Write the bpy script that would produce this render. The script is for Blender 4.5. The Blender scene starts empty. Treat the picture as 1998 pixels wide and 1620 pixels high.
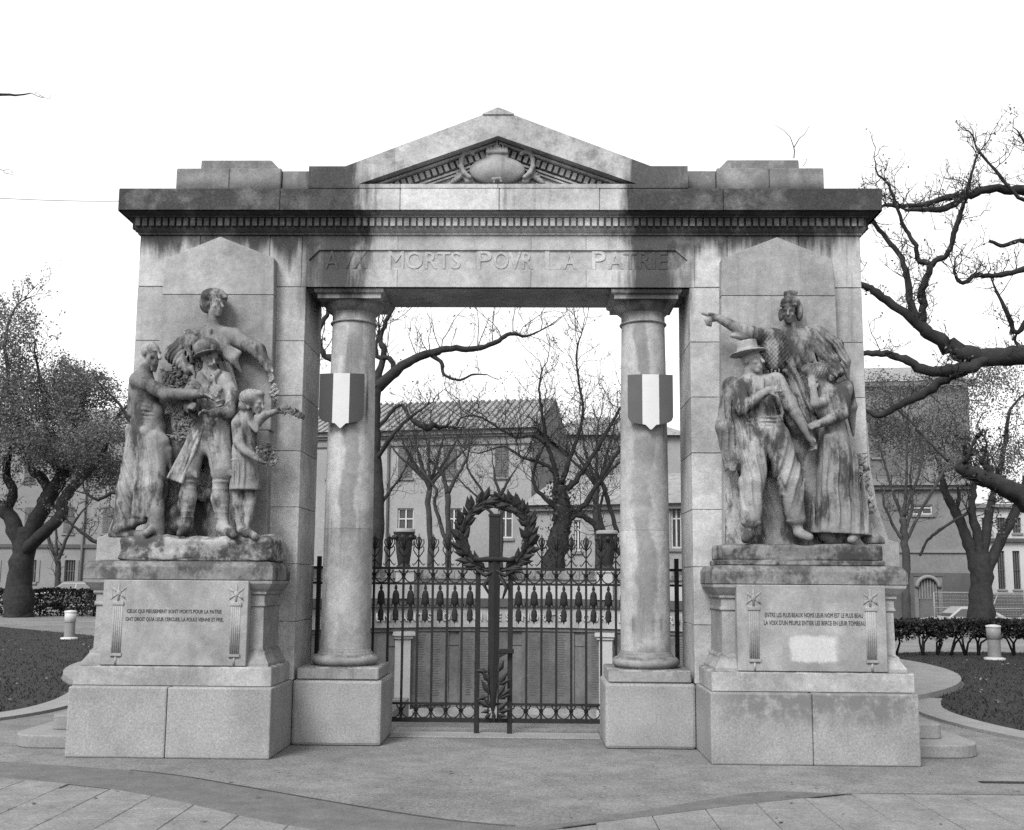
import bpy, bmesh, math, random
import numpy as np
from mathutils import Vector, Matrix, noise, geometry
random.seed(7)
rng = np.random.default_rng(11)
S = bpy.context.scene
COL = S.collection

# ------------------------------------------------------------------ camera
FPX, PITCH, ROLL, YAW, CX, CD, CZ = 1977.43, .1207, .0077, -.0203, .3669, 9.9911, 1.6
PPX, PPY, IW, IH = 999.0, 892.0, 1998.0, 1620.0
_r0 = np.array([math.cos(YAW), -math.sin(YAW), 0])
_f0 = np.array([math.sin(YAW)*math.cos(PITCH), math.cos(YAW)*math.cos(PITCH), math.sin(PITCH)])
_u0 = np.array([-math.sin(YAW)*math.sin(PITCH), -math.cos(YAW)*math.sin(PITCH), math.cos(PITCH)])
_c, _s = math.cos(ROLL), math.sin(ROLL)
CR, CU, CF = _c*_r0+_s*_u0, _c*_u0-_s*_r0, _f0
CPOS = np.array([CX, -CD, CZ])
cam_d = bpy.data.cameras.new('camera')
cam = bpy.data.objects.new('camera', cam_d); COL.objects.link(cam)
cam.matrix_world = Matrix(((CR[0], CU[0], -CF[0], CPOS[0]), (CR[1], CU[1], -CF[1], CPOS[1]), (CR[2], CU[2], -CF[2], CPOS[2]), (0, 0, 0, 1)))
cam_d.sensor_width = 36; cam_d.lens = FPX/IW*36
cam_d.shift_y = (PPY-IH/2)/IW; cam_d.shift_x = 0
cam_d.clip_start = .1; cam_d.clip_end = 2000
S.camera = cam

# ------------------------------------------------------------------ sky, sun, exposure (overcast, black and white film)
SUN_EL, SUN_AZ = math.radians(46), math.radians(208)      # azimuth clockwise from +Y: behind the camera, to its left
w = bpy.data.worlds.new('World'); S.world = w; w.use_nodes = True
nt = w.node_tree; nt.nodes.clear()
sky = nt.nodes.new('ShaderNodeTexSky'); sky.sky_type = 'NISHITA'; sky.sun_disc = False
sky.sun_elevation = SUN_EL; sky.sun_rotation = SUN_AZ; sky.air_density = 1.6; sky.dust_density = 6.0; sky.ozone_density = 1.0
bw = nt.nodes.new('ShaderNodeRGBToBW'); bg = nt.nodes.new('ShaderNodeBackground'); wo = nt.nodes.new('ShaderNodeOutputWorld')
pw = nt.nodes.new('ShaderNodeMath'); pw.operation = 'POWER'; pw.inputs[1].default_value = .5     # overcast: even the sky out over its whole dome
nt.links.new(sky.outputs[0], bw.inputs[0]); nt.links.new(bw.outputs[0], pw.inputs[0]); nt.links.new(pw.outputs[0], bg.inputs[0]); nt.links.new(bg.outputs[0], wo.inputs[0])
bg.inputs[1].default_value = .15
sun_d = bpy.data.lights.new('sun', 'SUN'); sun_d.energy = .8; sun_d.angle = math.radians(22); sun_d.color = (1, 1, 1)
sun = bpy.data.objects.new('sun', sun_d); COL.objects.link(sun)
sd = Vector((math.sin(SUN_AZ)*math.cos(SUN_EL), math.cos(SUN_AZ)*math.cos(SUN_EL), math.sin(SUN_EL)))
sun.rotation_euler = sd.to_track_quat('Z', 'Y').to_euler(); sun.location = (0, -20, 30)
S.view_settings.view_transform = 'Standard'; S.view_settings.look = 'None'
S.view_settings.exposure = 2.4; S.view_settings.gamma = 1.0
S.view_settings.use_curve_mapping = False
S.cycles.use_denoising = False          # keep a little grain, like the film

# ------------------------------------------------------------------ helpers
def ray(px, py): return CF + CR*(px-PPX)/FPX - CU*(py-PPY)/FPX
def P(px, py, Y):
    d = ray(px, py); return CPOS + d*(Y+CD)/d[1]
def G(px, py, z=0.0):
    d = ray(px, py); return CPOS + d*(z-CZ)/d[2]

def tag(o, label=None, cat=None, group=None, kind=None):
    if label: o['label'] = label
    if cat: o['category'] = cat
    if group: o['group'] = group
    if kind: o['kind'] = kind
    return o
def empty(name, loc=(0, 0, 0), parent=None, rz=0):
    o = bpy.data.objects.new(name, None); COL.objects.link(o)
    o.location = loc; o.rotation_euler = (0, 0, rz); o.empty_display_size = .2
    if parent: setpar(o, parent)
    return o
def wm(o):
    m = o.matrix_basis.copy(); p = o.parent
    while p: m = p.matrix_basis @ m; p = p.parent
    return m
def setpar(o, parent):
    """parent keeping world coordinates of the mesh data"""
    o.parent = parent
    o.matrix_parent_inverse = Matrix.Identity(4)
def link(name, me, parent=None, loc=None):
    o = bpy.data.objects.new(name, me); COL.objects.link(o)
    if parent is not None:
        setpar(o, parent)
        inv = wm(parent).inverted()
        o.matrix_basis = inv @ (Matrix.Translation(loc) if loc is not None else Matrix.Identity(4))
    elif loc is not None: o.location = loc
    return o

class MB:
    def __init__(s): s.v = []; s.f = []; s.sm = []
    def add(s, v, f, smooth=False):
        n = len(s.v); s.v += [tuple(p) for p in v]; s.f += [tuple(i+n for i in q) for q in f]; s.sm += [smooth]*len(f); return s
    def box(s, x0, x1, y0, y1, z0, z1):
        return s.add([(x0,y0,z0),(x1,y0,z0),(x1,y1,z0),(x0,y1,z0),(x0,y0,z1),(x1,y0,z1),(x1,y1,z1),(x0,y1,z1)],
                     [(0,3,2,1),(4,5,6,7),(0,1,5,4),(1,2,6,5),(2,3,7,6),(3,0,4,7)])
    def obox(s, o, U, V, W, a):
        """oriented box: origin o, axes U V W, a=(u0,u1,v0,v1,w0,w1)"""
        o, U, V, W = (np.array(q, float) for q in (o, U, V, W))
        c = [o+U*u+V*v+W*ww for ww in a[4:6] for v in a[2:4] for u in a[0:2]]
        return s.add(c, [(0,2,3,1),(4,5,7,6),(0,1,5,4),(1,3,7,5),(3,2,6,7),(2,0,4,6)])
    def prism(s, poly, y0, y1):
        """polygon in XZ, extruded along Y"""
        n = len(poly)
        v = [(x, y0, z) for x, z in poly]+[(x, y1, z) for x, z in poly]
        return s.add(v, [tuple(range(n)), tuple(range(2*n-1, n-1, -1))]+[(i, i+n, (i+1) % n+n, (i+1) % n) for i in range(n)])
    def vprism(s, poly, z0, z1):
        """polygon in XY, extruded along Z"""
        n = len(poly)
        v = [(x, y, z0) for x, y in poly]+[(x, y, z1) for x, y in poly]
        return s.add(v, [tuple(range(n-1, -1, -1)), tuple(range(n, 2*n))]+[(i, (i+1) % n, (i+1) % n+n, i+n) for i in range(n)])
    def rect_sweep(s, prof, x0, x1, y0, y1, cap=True):
        """profile (offset,z) swept round a rectangle"""
        v = []; f = []
        for o, z in prof: v += [(x0-o, y0-o, z), (x1+o, y0-o, z), (x1+o, y1+o, z), (x0-o, y1+o, z)]
        for i in range(len(prof)-1):
            for j in range(4):
                a = i*4+j; b = i*4+(j+1) % 4; f.append((a, b, b+4, a+4))
        if cap: m = (len(prof)-1)*4; f += [(3,2,1,0), (m, m+1, m+2, m+3)]
        return s.add(v, f)
    def lathe(s, prof, c, n=32, cap=True, smooth=True):
        v = []; f = []
        for r, z in prof:
            for k in range(n): a = 2*math.pi*k/n; v.append((c[0]+r*math.cos(a), c[1]+r*math.sin(a), c[2]+z))
        for i in range(len(prof)-1):
            for k in range(n): a = i*n+k; b = i*n+(k+1) % n; f.append((a, b, b+n, a+n))
        s.add(v, f, smooth)
        if cap:
            m = (len(prof)-1)*n; s.add(v[:n], [tuple(range(n-1, -1, -1))]); s.add(v[m:], [tuple(range(n))])
        return s
    def tube(s, pts, rad, n=6, cap=True, smooth=True, jit=0):
        pts = [np.array(p, float) for p in pts]
        if not hasattr(rad, '__len__'): rad = [rad]*len(pts)
        v = []; f = []; ref = None
        for i, p in enumerate(pts):
            t = pts[min(i+1, len(pts)-1)]-pts[max(i-1, 0)]; L = np.linalg.norm(t); t = t/(L+1e-9)
            if ref is None:
                ref = np.array([0, 0, 1.]) if abs(t[2]) < .8 else np.array([1., 0, 0])
            a = ref-t*np.dot(ref, t); a /= (np.linalg.norm(a)+1e-9); b = np.cross(t, a); ref = a
            for k in range(n):
                q = 2*math.pi*k/n; v.append(p+(a*math.cos(q)+b*math.sin(q))*rad[i]*(1+random.uniform(-jit, jit) if jit else 1))
        for i in range(len(pts)-1):
            for k in range(n): x = i*n+k; y = i*n+(k+1) % n; f.append((x, y, y+n, x+n))
        if cap: m = (len(pts)-1)*n; f += [tuple(range(n-1, -1, -1)), tuple(range(m, m+n))]
        return s.add(v, f, smooth)
    def quad(s, a, b, c, d): return s.add([a, b, c, d], [(0, 1, 2, 3)])
    def mesh(s, name, mat, bevel=0, seg=1):
        me = bpy.data.meshes.new(name); me.from_pydata(s.v, [], s.f)
        if any(s.sm): me.polygons.foreach_set('use_smooth', s.sm)
        if bevel:
            bm = bmesh.new(); bm.from_mesh(me)
            bmesh.ops.remove_doubles(bm, verts=bm.verts, dist=1e-6)
            bmesh.ops.bevel(bm, geom=[e for e in bm.edges if e.is_manifold and e.calc_face_angle(0) > .3], offset=bevel, segments=seg, profile=.5, affect='EDGES', clamp_overlap=True)
            bm.to_mesh(me); bm.free()
        if mat: me.materials.append(mat)
        return me
    def build(s, name, mat, parent=None, bevel=0, seg=1):
        return link(name, s.mesh(name, mat, bevel, seg), parent)

# ------------------------------------------------------------------ materials
class NT:
    def __init__(s, name, rough=.9, spec=.2):
        s.m = bpy.data.materials.new(name); s.m.use_nodes = True; s.t = s.m.node_tree
        s.b = s.t.nodes['Principled BSDF']; s.b.inputs['Roughness'].default_value = rough
        s.b.inputs['Specular IOR Level'].default_value = spec
        g = s.t.nodes.new('ShaderNodeNewGeometry'); s.pos = g.outputs['Position']; s.nor = g.outputs['Normal']
        x = s.t.nodes.new('ShaderNodeSeparateXYZ'); s.L(s.pos, x.inputs[0]); s.X, s.Y, s.Z = x.outputs
        xn = s.t.nodes.new('ShaderNodeSeparateXYZ'); s.L(s.nor, xn.inputs[0]); s.NZ = xn.outputs[2]
    def L(s, a, b): s.t.links.new(a, b)
    def put(s, sock, v):
        if isinstance(v, (int, float)): sock.default_value = v
        elif isinstance(v, tuple): sock.default_value = v
        else: s.L(v, sock)
    def math(s, op, a, b=0.0, c=None, clamp=False):
        n = s.t.nodes.new('ShaderNodeMath'); n.operation = op; n.use_clamp = clamp
        s.put(n.inputs[0], a); s.put(n.inputs[1], b)
        if c is not None: s.put(n.inputs[2], c)
        return n.outputs[0]
    def noise(s, scale, detail=4, rough=.6, vec=None, stretch=None, off=0):
        n = s.t.nodes.new('ShaderNodeTexNoise'); n.inputs['Scale'].default_value = scale
        n.inputs['Detail'].default_value = detail; n.inputs['Roughness'].default_value = rough
        v = vec or s.pos
        if stretch or off:
            mp = s.t.nodes.new('ShaderNodeMapping'); mp.inputs['Scale'].default_value = stretch or (1, 1, 1); mp.inputs['Location'].default_value = (off, off*.7, off*1.3)
            s.L(v, mp.inputs[0]); v = mp.outputs[0]
        s.L(v, n.inputs['Vector']); return n.outputs[0]
    def mr(s, v, a, b, c=0.0, d=1.0, smooth=True):
        n = s.t.nodes.new('ShaderNodeMapRange'); n.interpolation_type = 'SMOOTHSTEP' if smooth else 'LINEAR'
        for i, q in zip(range(5), (v, a, b, c, d)): s.put(n.inputs[i], q)
        return n.outputs[0]
    def mix(s, f, a, b):
        n = s.t.nodes.new('ShaderNodeMix'); n.data_type = 'FLOAT'
        s.put(n.inputs[0], f); s.put(n.inputs[2], a); s.put(n.inputs[3], b); return n.outputs[0]
    def gray(s, v):
        n = s.t.nodes.new('ShaderNodeCombineColor')
        for i in range(3): s.put(n.inputs[i], v)
        s.L(n.outputs[0], s.b.inputs['Base Color'])
    def bump(s, h, strength=.3, dist=.01):
        n = s.t.nodes.new('ShaderNodeBump'); n.inputs['Strength'].default_value = strength; n.inputs['Distance'].default_value = dist
        s.L(h, n.inputs['Height']); s.L(n.outputs[0], s.b.inputs['Normal'])

def mat_stone(name, lo=.32, hi=.50, crust=True, patches=.0, streak=.45, lichen=.6, off=0, blot=.30, bmp=.4, pst=.45, band=0):
    n = NT(name, .92, .15)
    m1 = n.noise(1.1, 6, .62, off=off); m2 = n.noise(5.5, 4, .6, off=off+3); gr = n.noise(70, 3, .8); md = n.noise(16, 4, .7, off=off+60)
    oi = n.t.nodes.new('ShaderNodeObjectInfo')
    v = n.mr(m1, .32, .68, lo*.74, hi*.74)
    v = n.math('MULTIPLY', v, n.mr(md, .3, .7, .86, 1.14, False))
    v = n.math('MULTIPLY', v, n.mr(oi.outputs['Random'], 0, 1, .80, 1.10, False))
    v = n.math('MULTIPLY', v, n.mr(m2, .25, .75, .87, 1.09))
    bl = n.math('MULTIPLY', n.mr(n.noise(2.3, 8, .72, off=off+30), .52, .66), blot); v = n.mix(bl, v, .09)
    st = n.noise(7.0, 6, .7, stretch=(1, 1, .07), off=off+7)
    stm = n.math('MULTIPLY', n.mr(st, .52, .70), n.mr(n.noise(.8, 3, off=off+11), .40, .62))
    v = n.math('MULTIPLY', v, n.math('SUBTRACT', 1.0, n.math('MULTIPLY', stm, streak)))
    if patches:
        pm = n.math('MULTIPLY', n.mr(n.noise(3.6, 7, .72, off=off+20, stretch=(1, 1, pst)), .455, .60), patches)
        v = n.mix(pm, v, .03)
    if band:        # sooty wavering streak running down each shaft
        u = n.math('ADD', n.math('SUBTRACT', n.math('ABSOLUTE', n.X), 1.515), n.math('MULTIPLY', n.math('SUBTRACT', n.noise(2.0, 5, .65, stretch=(1, 1, .6), off=44), .5), .34))
        bm_ = n.math('MULTIPLY', n.mr(n.math('ABSOLUTE', n.math('ADD', u, .03)), .05, .10, 1, 0), n.mr(n.noise(1.1, 4, .6, stretch=(.3, .3, 1), off=48), .36, .52))
        v = n.mix(n.math('MULTIPLY', bm_, band), v, .085)
    if lichen:      # black lichen on upward faces
        lm = n.math('MULTIPLY', n.mr(n.NZ, .35, .8), n.mr(n.noise(6, 6, .7, off=off+2), .40, .58))
        v = n.mix(n.math('MULTIPLY', lm, lichen), v, .05)
    if crust:       # black crust on the two ends of the entablature, running down the frieze
        ax = n.math('ABSOLUTE', n.math('ADD', n.X, .06))
        axn = n.math('ADD', ax, n.math('MULTIPLY', n.math('SUBTRACT', n.noise(4.0, 5, .68, stretch=(1, 1, .12)), .5), .9))
        a = n.mr(axn, 1.14, 1.40)
        zt = n.math('ADD', n.Z, n.math('MULTIPLY', n.math('SUBTRACT', n.noise(3.0, 5, .65, stretch=(1, 1, .12), off=4), .5), 1.1))
        low = n.mr(zt, 4.80, 5.08)
        inner = n.math('MULTIPLY', n.mr(axn, 1.25, 1.45), n.math('SUBTRACT', 1.0, n.mr(axn, 1.75, 2.15)))
        drip = n.math('MULTIPLY', inner, n.math('MULTIPLY', n.mr(zt, 4.10, 4.60), .95))
        top = n.mr(n.Z, 5.52, 5.72, 1.0, .45)
        cr = n.math('MULTIPLY', n.math('MULTIPLY', a, low), n.math('MULTIPLY', top, n.mr(n.noise(2.6, 5, .7, off=9), .28, .55, .72, 1.0)))
        cr = n.math('MAXIMUM', cr, drip)
        v = n.mix(n.math('MULTIPLY', cr, .96), v, n.mr(gr, .3, .7, .016, .034))
        # general weathering on the attic
        wt = n.math('MULTIPLY', n.mr(n.Z, 5.50, 5.75), n.mr(n.noise(2.4, 7, .72, off=15), .45, .60))
        v = n.mix(n.math('MULTIPLY', wt, .62), v, .075)
    v = n.math('MULTIPLY', v, n.mr(gr, .25, .75, .74, 1.26, False))
    n.gray(v)
    h = n.math('ADD', n.math('MULTIPLY', gr, .25), n.math('ADD', m2, n.math('MULTIPLY', n.noise(28, 4, .7), .6)))
    n.bump(h, bmp, .012)
    return n.m
def mat_granite(name, lo=.155, hi=.22, top_stain=0):
    n = NT(name, .85, .25)
    m1 = n.noise(1.6, 5, .6); g1 = n.noise(48, 3, .8); g2 = n.noise(150, 2, .8)
    v = n.mr(m1, .3, .7, lo, hi)
    v = n.math('MULTIPLY', v, n.mr(g1, .32, .68, .76, 1.24, False))
    v = n.math('MULTIPLY', v, n.mr(g2, .25, .75, .74, 1.26, False))
    if top_stain:
        zt = n.math('ADD', n.Z, n.math('MULTIPLY', n.math('SUBTRACT', n.noise(5, 5, .7, stretch=(1, 1, .3)), .5), .5))
        m = n.math('MULTIPLY', n.mr(zt, .30, .52), n.mr(n.X, 1.8, 2.3))
        m = n.math('MULTIPLY', m, n.mr(n.noise(7, 4, .7, off=3), .32, .56))
        v = n.mix(n.math('MULTIPLY', m, .8), v, .09)
    low = n.math('MULTIPLY', n.mr(n.math('ADD', n.Z, n.math('MULTIPLY', n.noise(6, 4), .1)), .03, .13, 1, 0), .35)
    v = n.mix(low, v, .14)
    n.gray(v); n.bump(n.math('ADD', g1, n.math('MULTIPLY', g2, .5)), .25, .006); return n.m
def mat_plain(name, val, var=.2, scale=8, rough=.9, spec=.2, grain=0, bump=0, metal=0):
    n = NT(name, rough, spec); v = n.mr(n.noise(scale, 5, .65), .25, .75, val*(1-var), val*(1+var), False)
    if grain: v = n.math('MULTIPLY', v, n.mr(n.noise(scale*18, 2, .8), .25, .75, 1-grain, 1+grain, False))
    n.gray(v); n.b.inputs['Metallic'].default_value = metal
    if bump: n.bump(n.noise(scale*4, 5, .7), bump, .02)
    return n.m
def mat_ground():
    n = NT('gravel_concrete', .95, .15)
    m1 = n.noise(.55, 6, .65); g1 = n.noise(38, 3, .85); g2 = n.noise(110, 2, .8)
    v = n.mr(m1, .3, .7, .10, .15)
    v = n.math('MULTIPLY', v, n.mr(n.noise(3.5, 6, .75), .3, .7, .80, 1.16))
    v = n.mix(n.math('MULTIPLY', n.mr(n.noise(1.7, 8, .75, off=8), .56, .68), .35), v, .045)
    v = n.mix(n.math('MULTIPLY', n.mr(n.noise(9, 6, .8, off=18), .66, .72), .5), v, .03)
    v = n.math('MULTIPLY', v, n.mr(g1, .32, .68, .58, 1.42, False)); v = n.math('MULTIPLY', v, n.mr(g2, .25, .75, .7, 1.3, False))
    n.gray(v); n.bump(n.math('ADD', g1, g2), .4, .006); return n.m
def mat_leaf(name, val, var=.35):
    n = NT(name, .7, .3); o = n.t.nodes.new('ShaderNodeNewGeometry')
    v = n.mr(o.outputs['Random Per Island'], 0, 1, val*(1-var), val*(1+var), False)
    n.gray(v)
    n.b.inputs['Subsurface Weight'].default_value = 0
    tr = n.t.nodes.new('ShaderNodeBsdfTranslucent'); mx = n.t.nodes.new('ShaderNodeMixShader'); mx.inputs[0].default_value = .3
    cc = n.t.nodes.new('ShaderNodeCombineColor'); [n.put(cc.inputs[i], v) for i in range(3)]
    n.L(cc.outputs[0], tr.inputs[0]); out = n.t.nodes['Material Output']
    n.L(n.b.outputs[0], mx.inputs[1]); n.L(tr.outputs[0], mx.inputs[2]); n.L(mx.outputs[0], out.inputs[0]); return n.m

M = {}
M['stone'] = mat_stone('weathered_limestone')
M['stele'] = mat_stone('pale_limestone', .25, .37, crust=False, streak=.25, lichen=.3, off=31)
M['statue'] = mat_stone('carved_limestone', .16, .39, crust=False, patches=.95, streak=.4, lichen=.3, off=58, blot=.35, bmp=.6)
M['rock'] = mat_stone('mossy_limestone', .20, .38, crust=False, pst=.9, patches=.92, streak=.3, lichen=.8, off=77)
M['ped'] = mat_stone('pedestal_limestone', .23, .37, crust=False, streak=.35, lichen=.75, off=91)
M['ped_cap'] = mat_stone('stained_limestone', .16, .30, crust=False, pst=.8, patches=.8, streak=.75, lichen=.8, off=17)
M['column'] = mat_stone('streaked_limestone', .29, .46, crust=False, streak=.75, lichen=0, off=5, blot=.25, band=.62)
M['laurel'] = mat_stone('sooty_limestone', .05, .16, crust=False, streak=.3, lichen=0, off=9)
M['granite'] = mat_granite('speckled_granite', top_stain=1)
M['ground'] = mat_ground()
M['band'] = mat_plain('dark_concrete', .085, .25, 5, grain=.35, bump=.3)
M['slab'] = mat_plain('paving_stone', .135, .32, 3, grain=.35, bump=.4)
M['path'] = mat_plain('pale_path', .16, .15, 3, grain=.25, bump=.2)
M['iron'] = mat_plain('dark_iron', .013, .3, 12, rough=.75, spec=.2, bump=.2)
M['bronze'] = mat_plain('dark_bronze', .016, .4, 9, rough=.7, spec=.25, bump=.2)
M['bark'] = mat_plain('dark_bark', .02, .5, 6, grain=.4, bump=.7)
M['bark_far'] = mat_plain('grey_bark', .035, .4, 5, grain=.3, bump=.5)
M['leaf'] = mat_leaf('autumn_leaf', .10, .45)
M['litter'] = mat_leaf('dry_leaf', .16, .5)
M['leaf_dark'] = mat_leaf('hedge_leaf', .018, .5)
M['grass'] = mat_leaf('grass_blade', .024, .5)
M['lawn'] = mat_plain('lawn_earth', .017, .45, 2.2, grain=.5, bump=.6)
M['letter'] = mat_plain('dark_letter_paint', .035, .3, 20)
M['wall_c'] = mat_plain('render_mid', .20, .22, .35, grain=.12)
M['wall_l'] = mat_plain('render_pale', .15, .18, .4, grain=.12)
M['wall_w'] = mat_plain('limewash', .27, .14, 2, grain=.12)
M['wall_r'] = mat_plain('render_grey', .115, .3, .4, grain=.15)
M['wall_d'] = mat_plain('render_dark', .06, .3, .6, grain=.15)
M['wall_p'] = mat_plain('render_light', .33, .12, .5, grain=.1)
M['trim'] = mat_plain('stone_trim', .14, .15, 1, grain=.1)
M['frame'] = mat_plain('white_joinery', .36, .08, 3)
M['glass'] = mat_plain('window_glass', .03, .3, 1, rough=.15, spec=.6)
M['shutter'] = mat_plain('painted_shutter', .085, .2, 3)
M['tile'] = mat_plain('roof_tile', .17, .4, 2.5, grain=.35, bump=.6)
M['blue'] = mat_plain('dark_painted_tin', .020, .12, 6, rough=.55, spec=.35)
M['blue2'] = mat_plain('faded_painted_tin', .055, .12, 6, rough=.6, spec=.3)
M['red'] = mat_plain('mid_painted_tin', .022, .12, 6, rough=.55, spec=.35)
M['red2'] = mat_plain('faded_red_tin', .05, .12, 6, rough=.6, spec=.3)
M['white'] = mat_plain('white_painted_tin', .40, .06, 6, rough=.55, spec=.35)
M['car_silver'] = mat_plain('silver_car_paint', .22, .05, 2, rough=.3, spec=.6)
M['car_dark'] = mat_plain('dark_car_paint', .05, .1, 2, rough=.3, spec=.6)
M['car_white'] = mat_plain('white_car_paint', .3, .05, 2, rough=.3, spec=.6)
M['tyre'] = mat_plain('tyre_rubber', .02, .2, 10)
M['galv'] = mat_plain('galvanised_wire', .17, .1, 10, rough=.5)
M['plastic'] = mat_plain('lamp_plastic', .34, .08, 5, rough=.5)
M['post'] = mat_plain('grey_post_paint', .16, .15, 5, rough=.6)
# ------------------------------------------------------------------ ground
CC, CRAD = (0.0, 9.5), 6.0          # sunken circular court behind the memorial
CH0, CH1 = 1.3, 1.85                # stair channel half width, its first step
def circ(cx, cy, r, a0, a1, n): return [(cx+r*math.sin(a0+(a1-a0)*i/n), cy+r*math.cos(a0+(a1-a0)*i/n)) for i in range(n+1)]
ach = math.asin(CH0/CRAD)
hole = circ(CC[0], CC[1], CRAD, -(math.pi-ach), math.pi-ach, 72) + [(CH0, CH1), (-CH0, CH1)]
outer = [(-400, -60), (400, -60), (400, 31), (9, 31), (9, 700), (-400, 700)]     # the street on the right lies lower
def flat_with_hole(name, outer, hole, z, mat, parent=None):
    tris = geometry.tessellate_polygon([[Vector((x, y, 0)) for x, y in outer], [Vector((x, y, 0)) for x, y in hole]])
    pts = [(x, y, z) for x, y in outer+hole]
    fixed = []
    for t in tris:
        a, b, c = (pts[i] for i in t)
        fixed.append(tuple(t) if (b[0]-a[0])*(c[1]-a[1])-(b[1]-a[1])*(c[0]-a[0]) > 0 else tuple(reversed(t)))
    return MB().add(pts, fixed).build(name, mat, parent)
ground = tag(flat_with_hole('ground', outer, hole, 0, M['ground']), 'pale gravelly concrete ground around the memorial', 'ground', kind='structure')

ZS = -.9
tag(MB().add([(9, 31, ZS), (400, 31, ZS), (400, 700, ZS), (9, 700, ZS), (9, 31, 0), (400, 31, 0), (9, 700, 0)], [(0, 1, 2, 3), (1, 0, 4, 5), (0, 3, 6, 4)]).build('street', M['band']), 'lower grey street beyond the leggy hedge', 'street', kind='structure')
# raised ring walk round the court
def ring(name, r0, r1, z, edge, mat, a0, a1, n=80):
    mb = MB(); o = circ(CC[0], CC[1], r1, a0, a1, n); i = circ(CC[0], CC[1], r0, a0, a1, n)
    for k in range(n):
        mb.add([(*i[k], z), (*o[k], z), (*o[k+1], z), (*i[k+1], z), (*o[k], edge), (*o[k+1], edge)], [(0, 3, 2, 1), (1, 2, 5, 4)])
    return mb.build(name, mat)
tag(ring('path', CRAD+.05, 7.78, .10, -.02, M['path'], -2.45, 2.45), 'pale ring walk curving round the sunken court', 'path', kind='structure')

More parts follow.
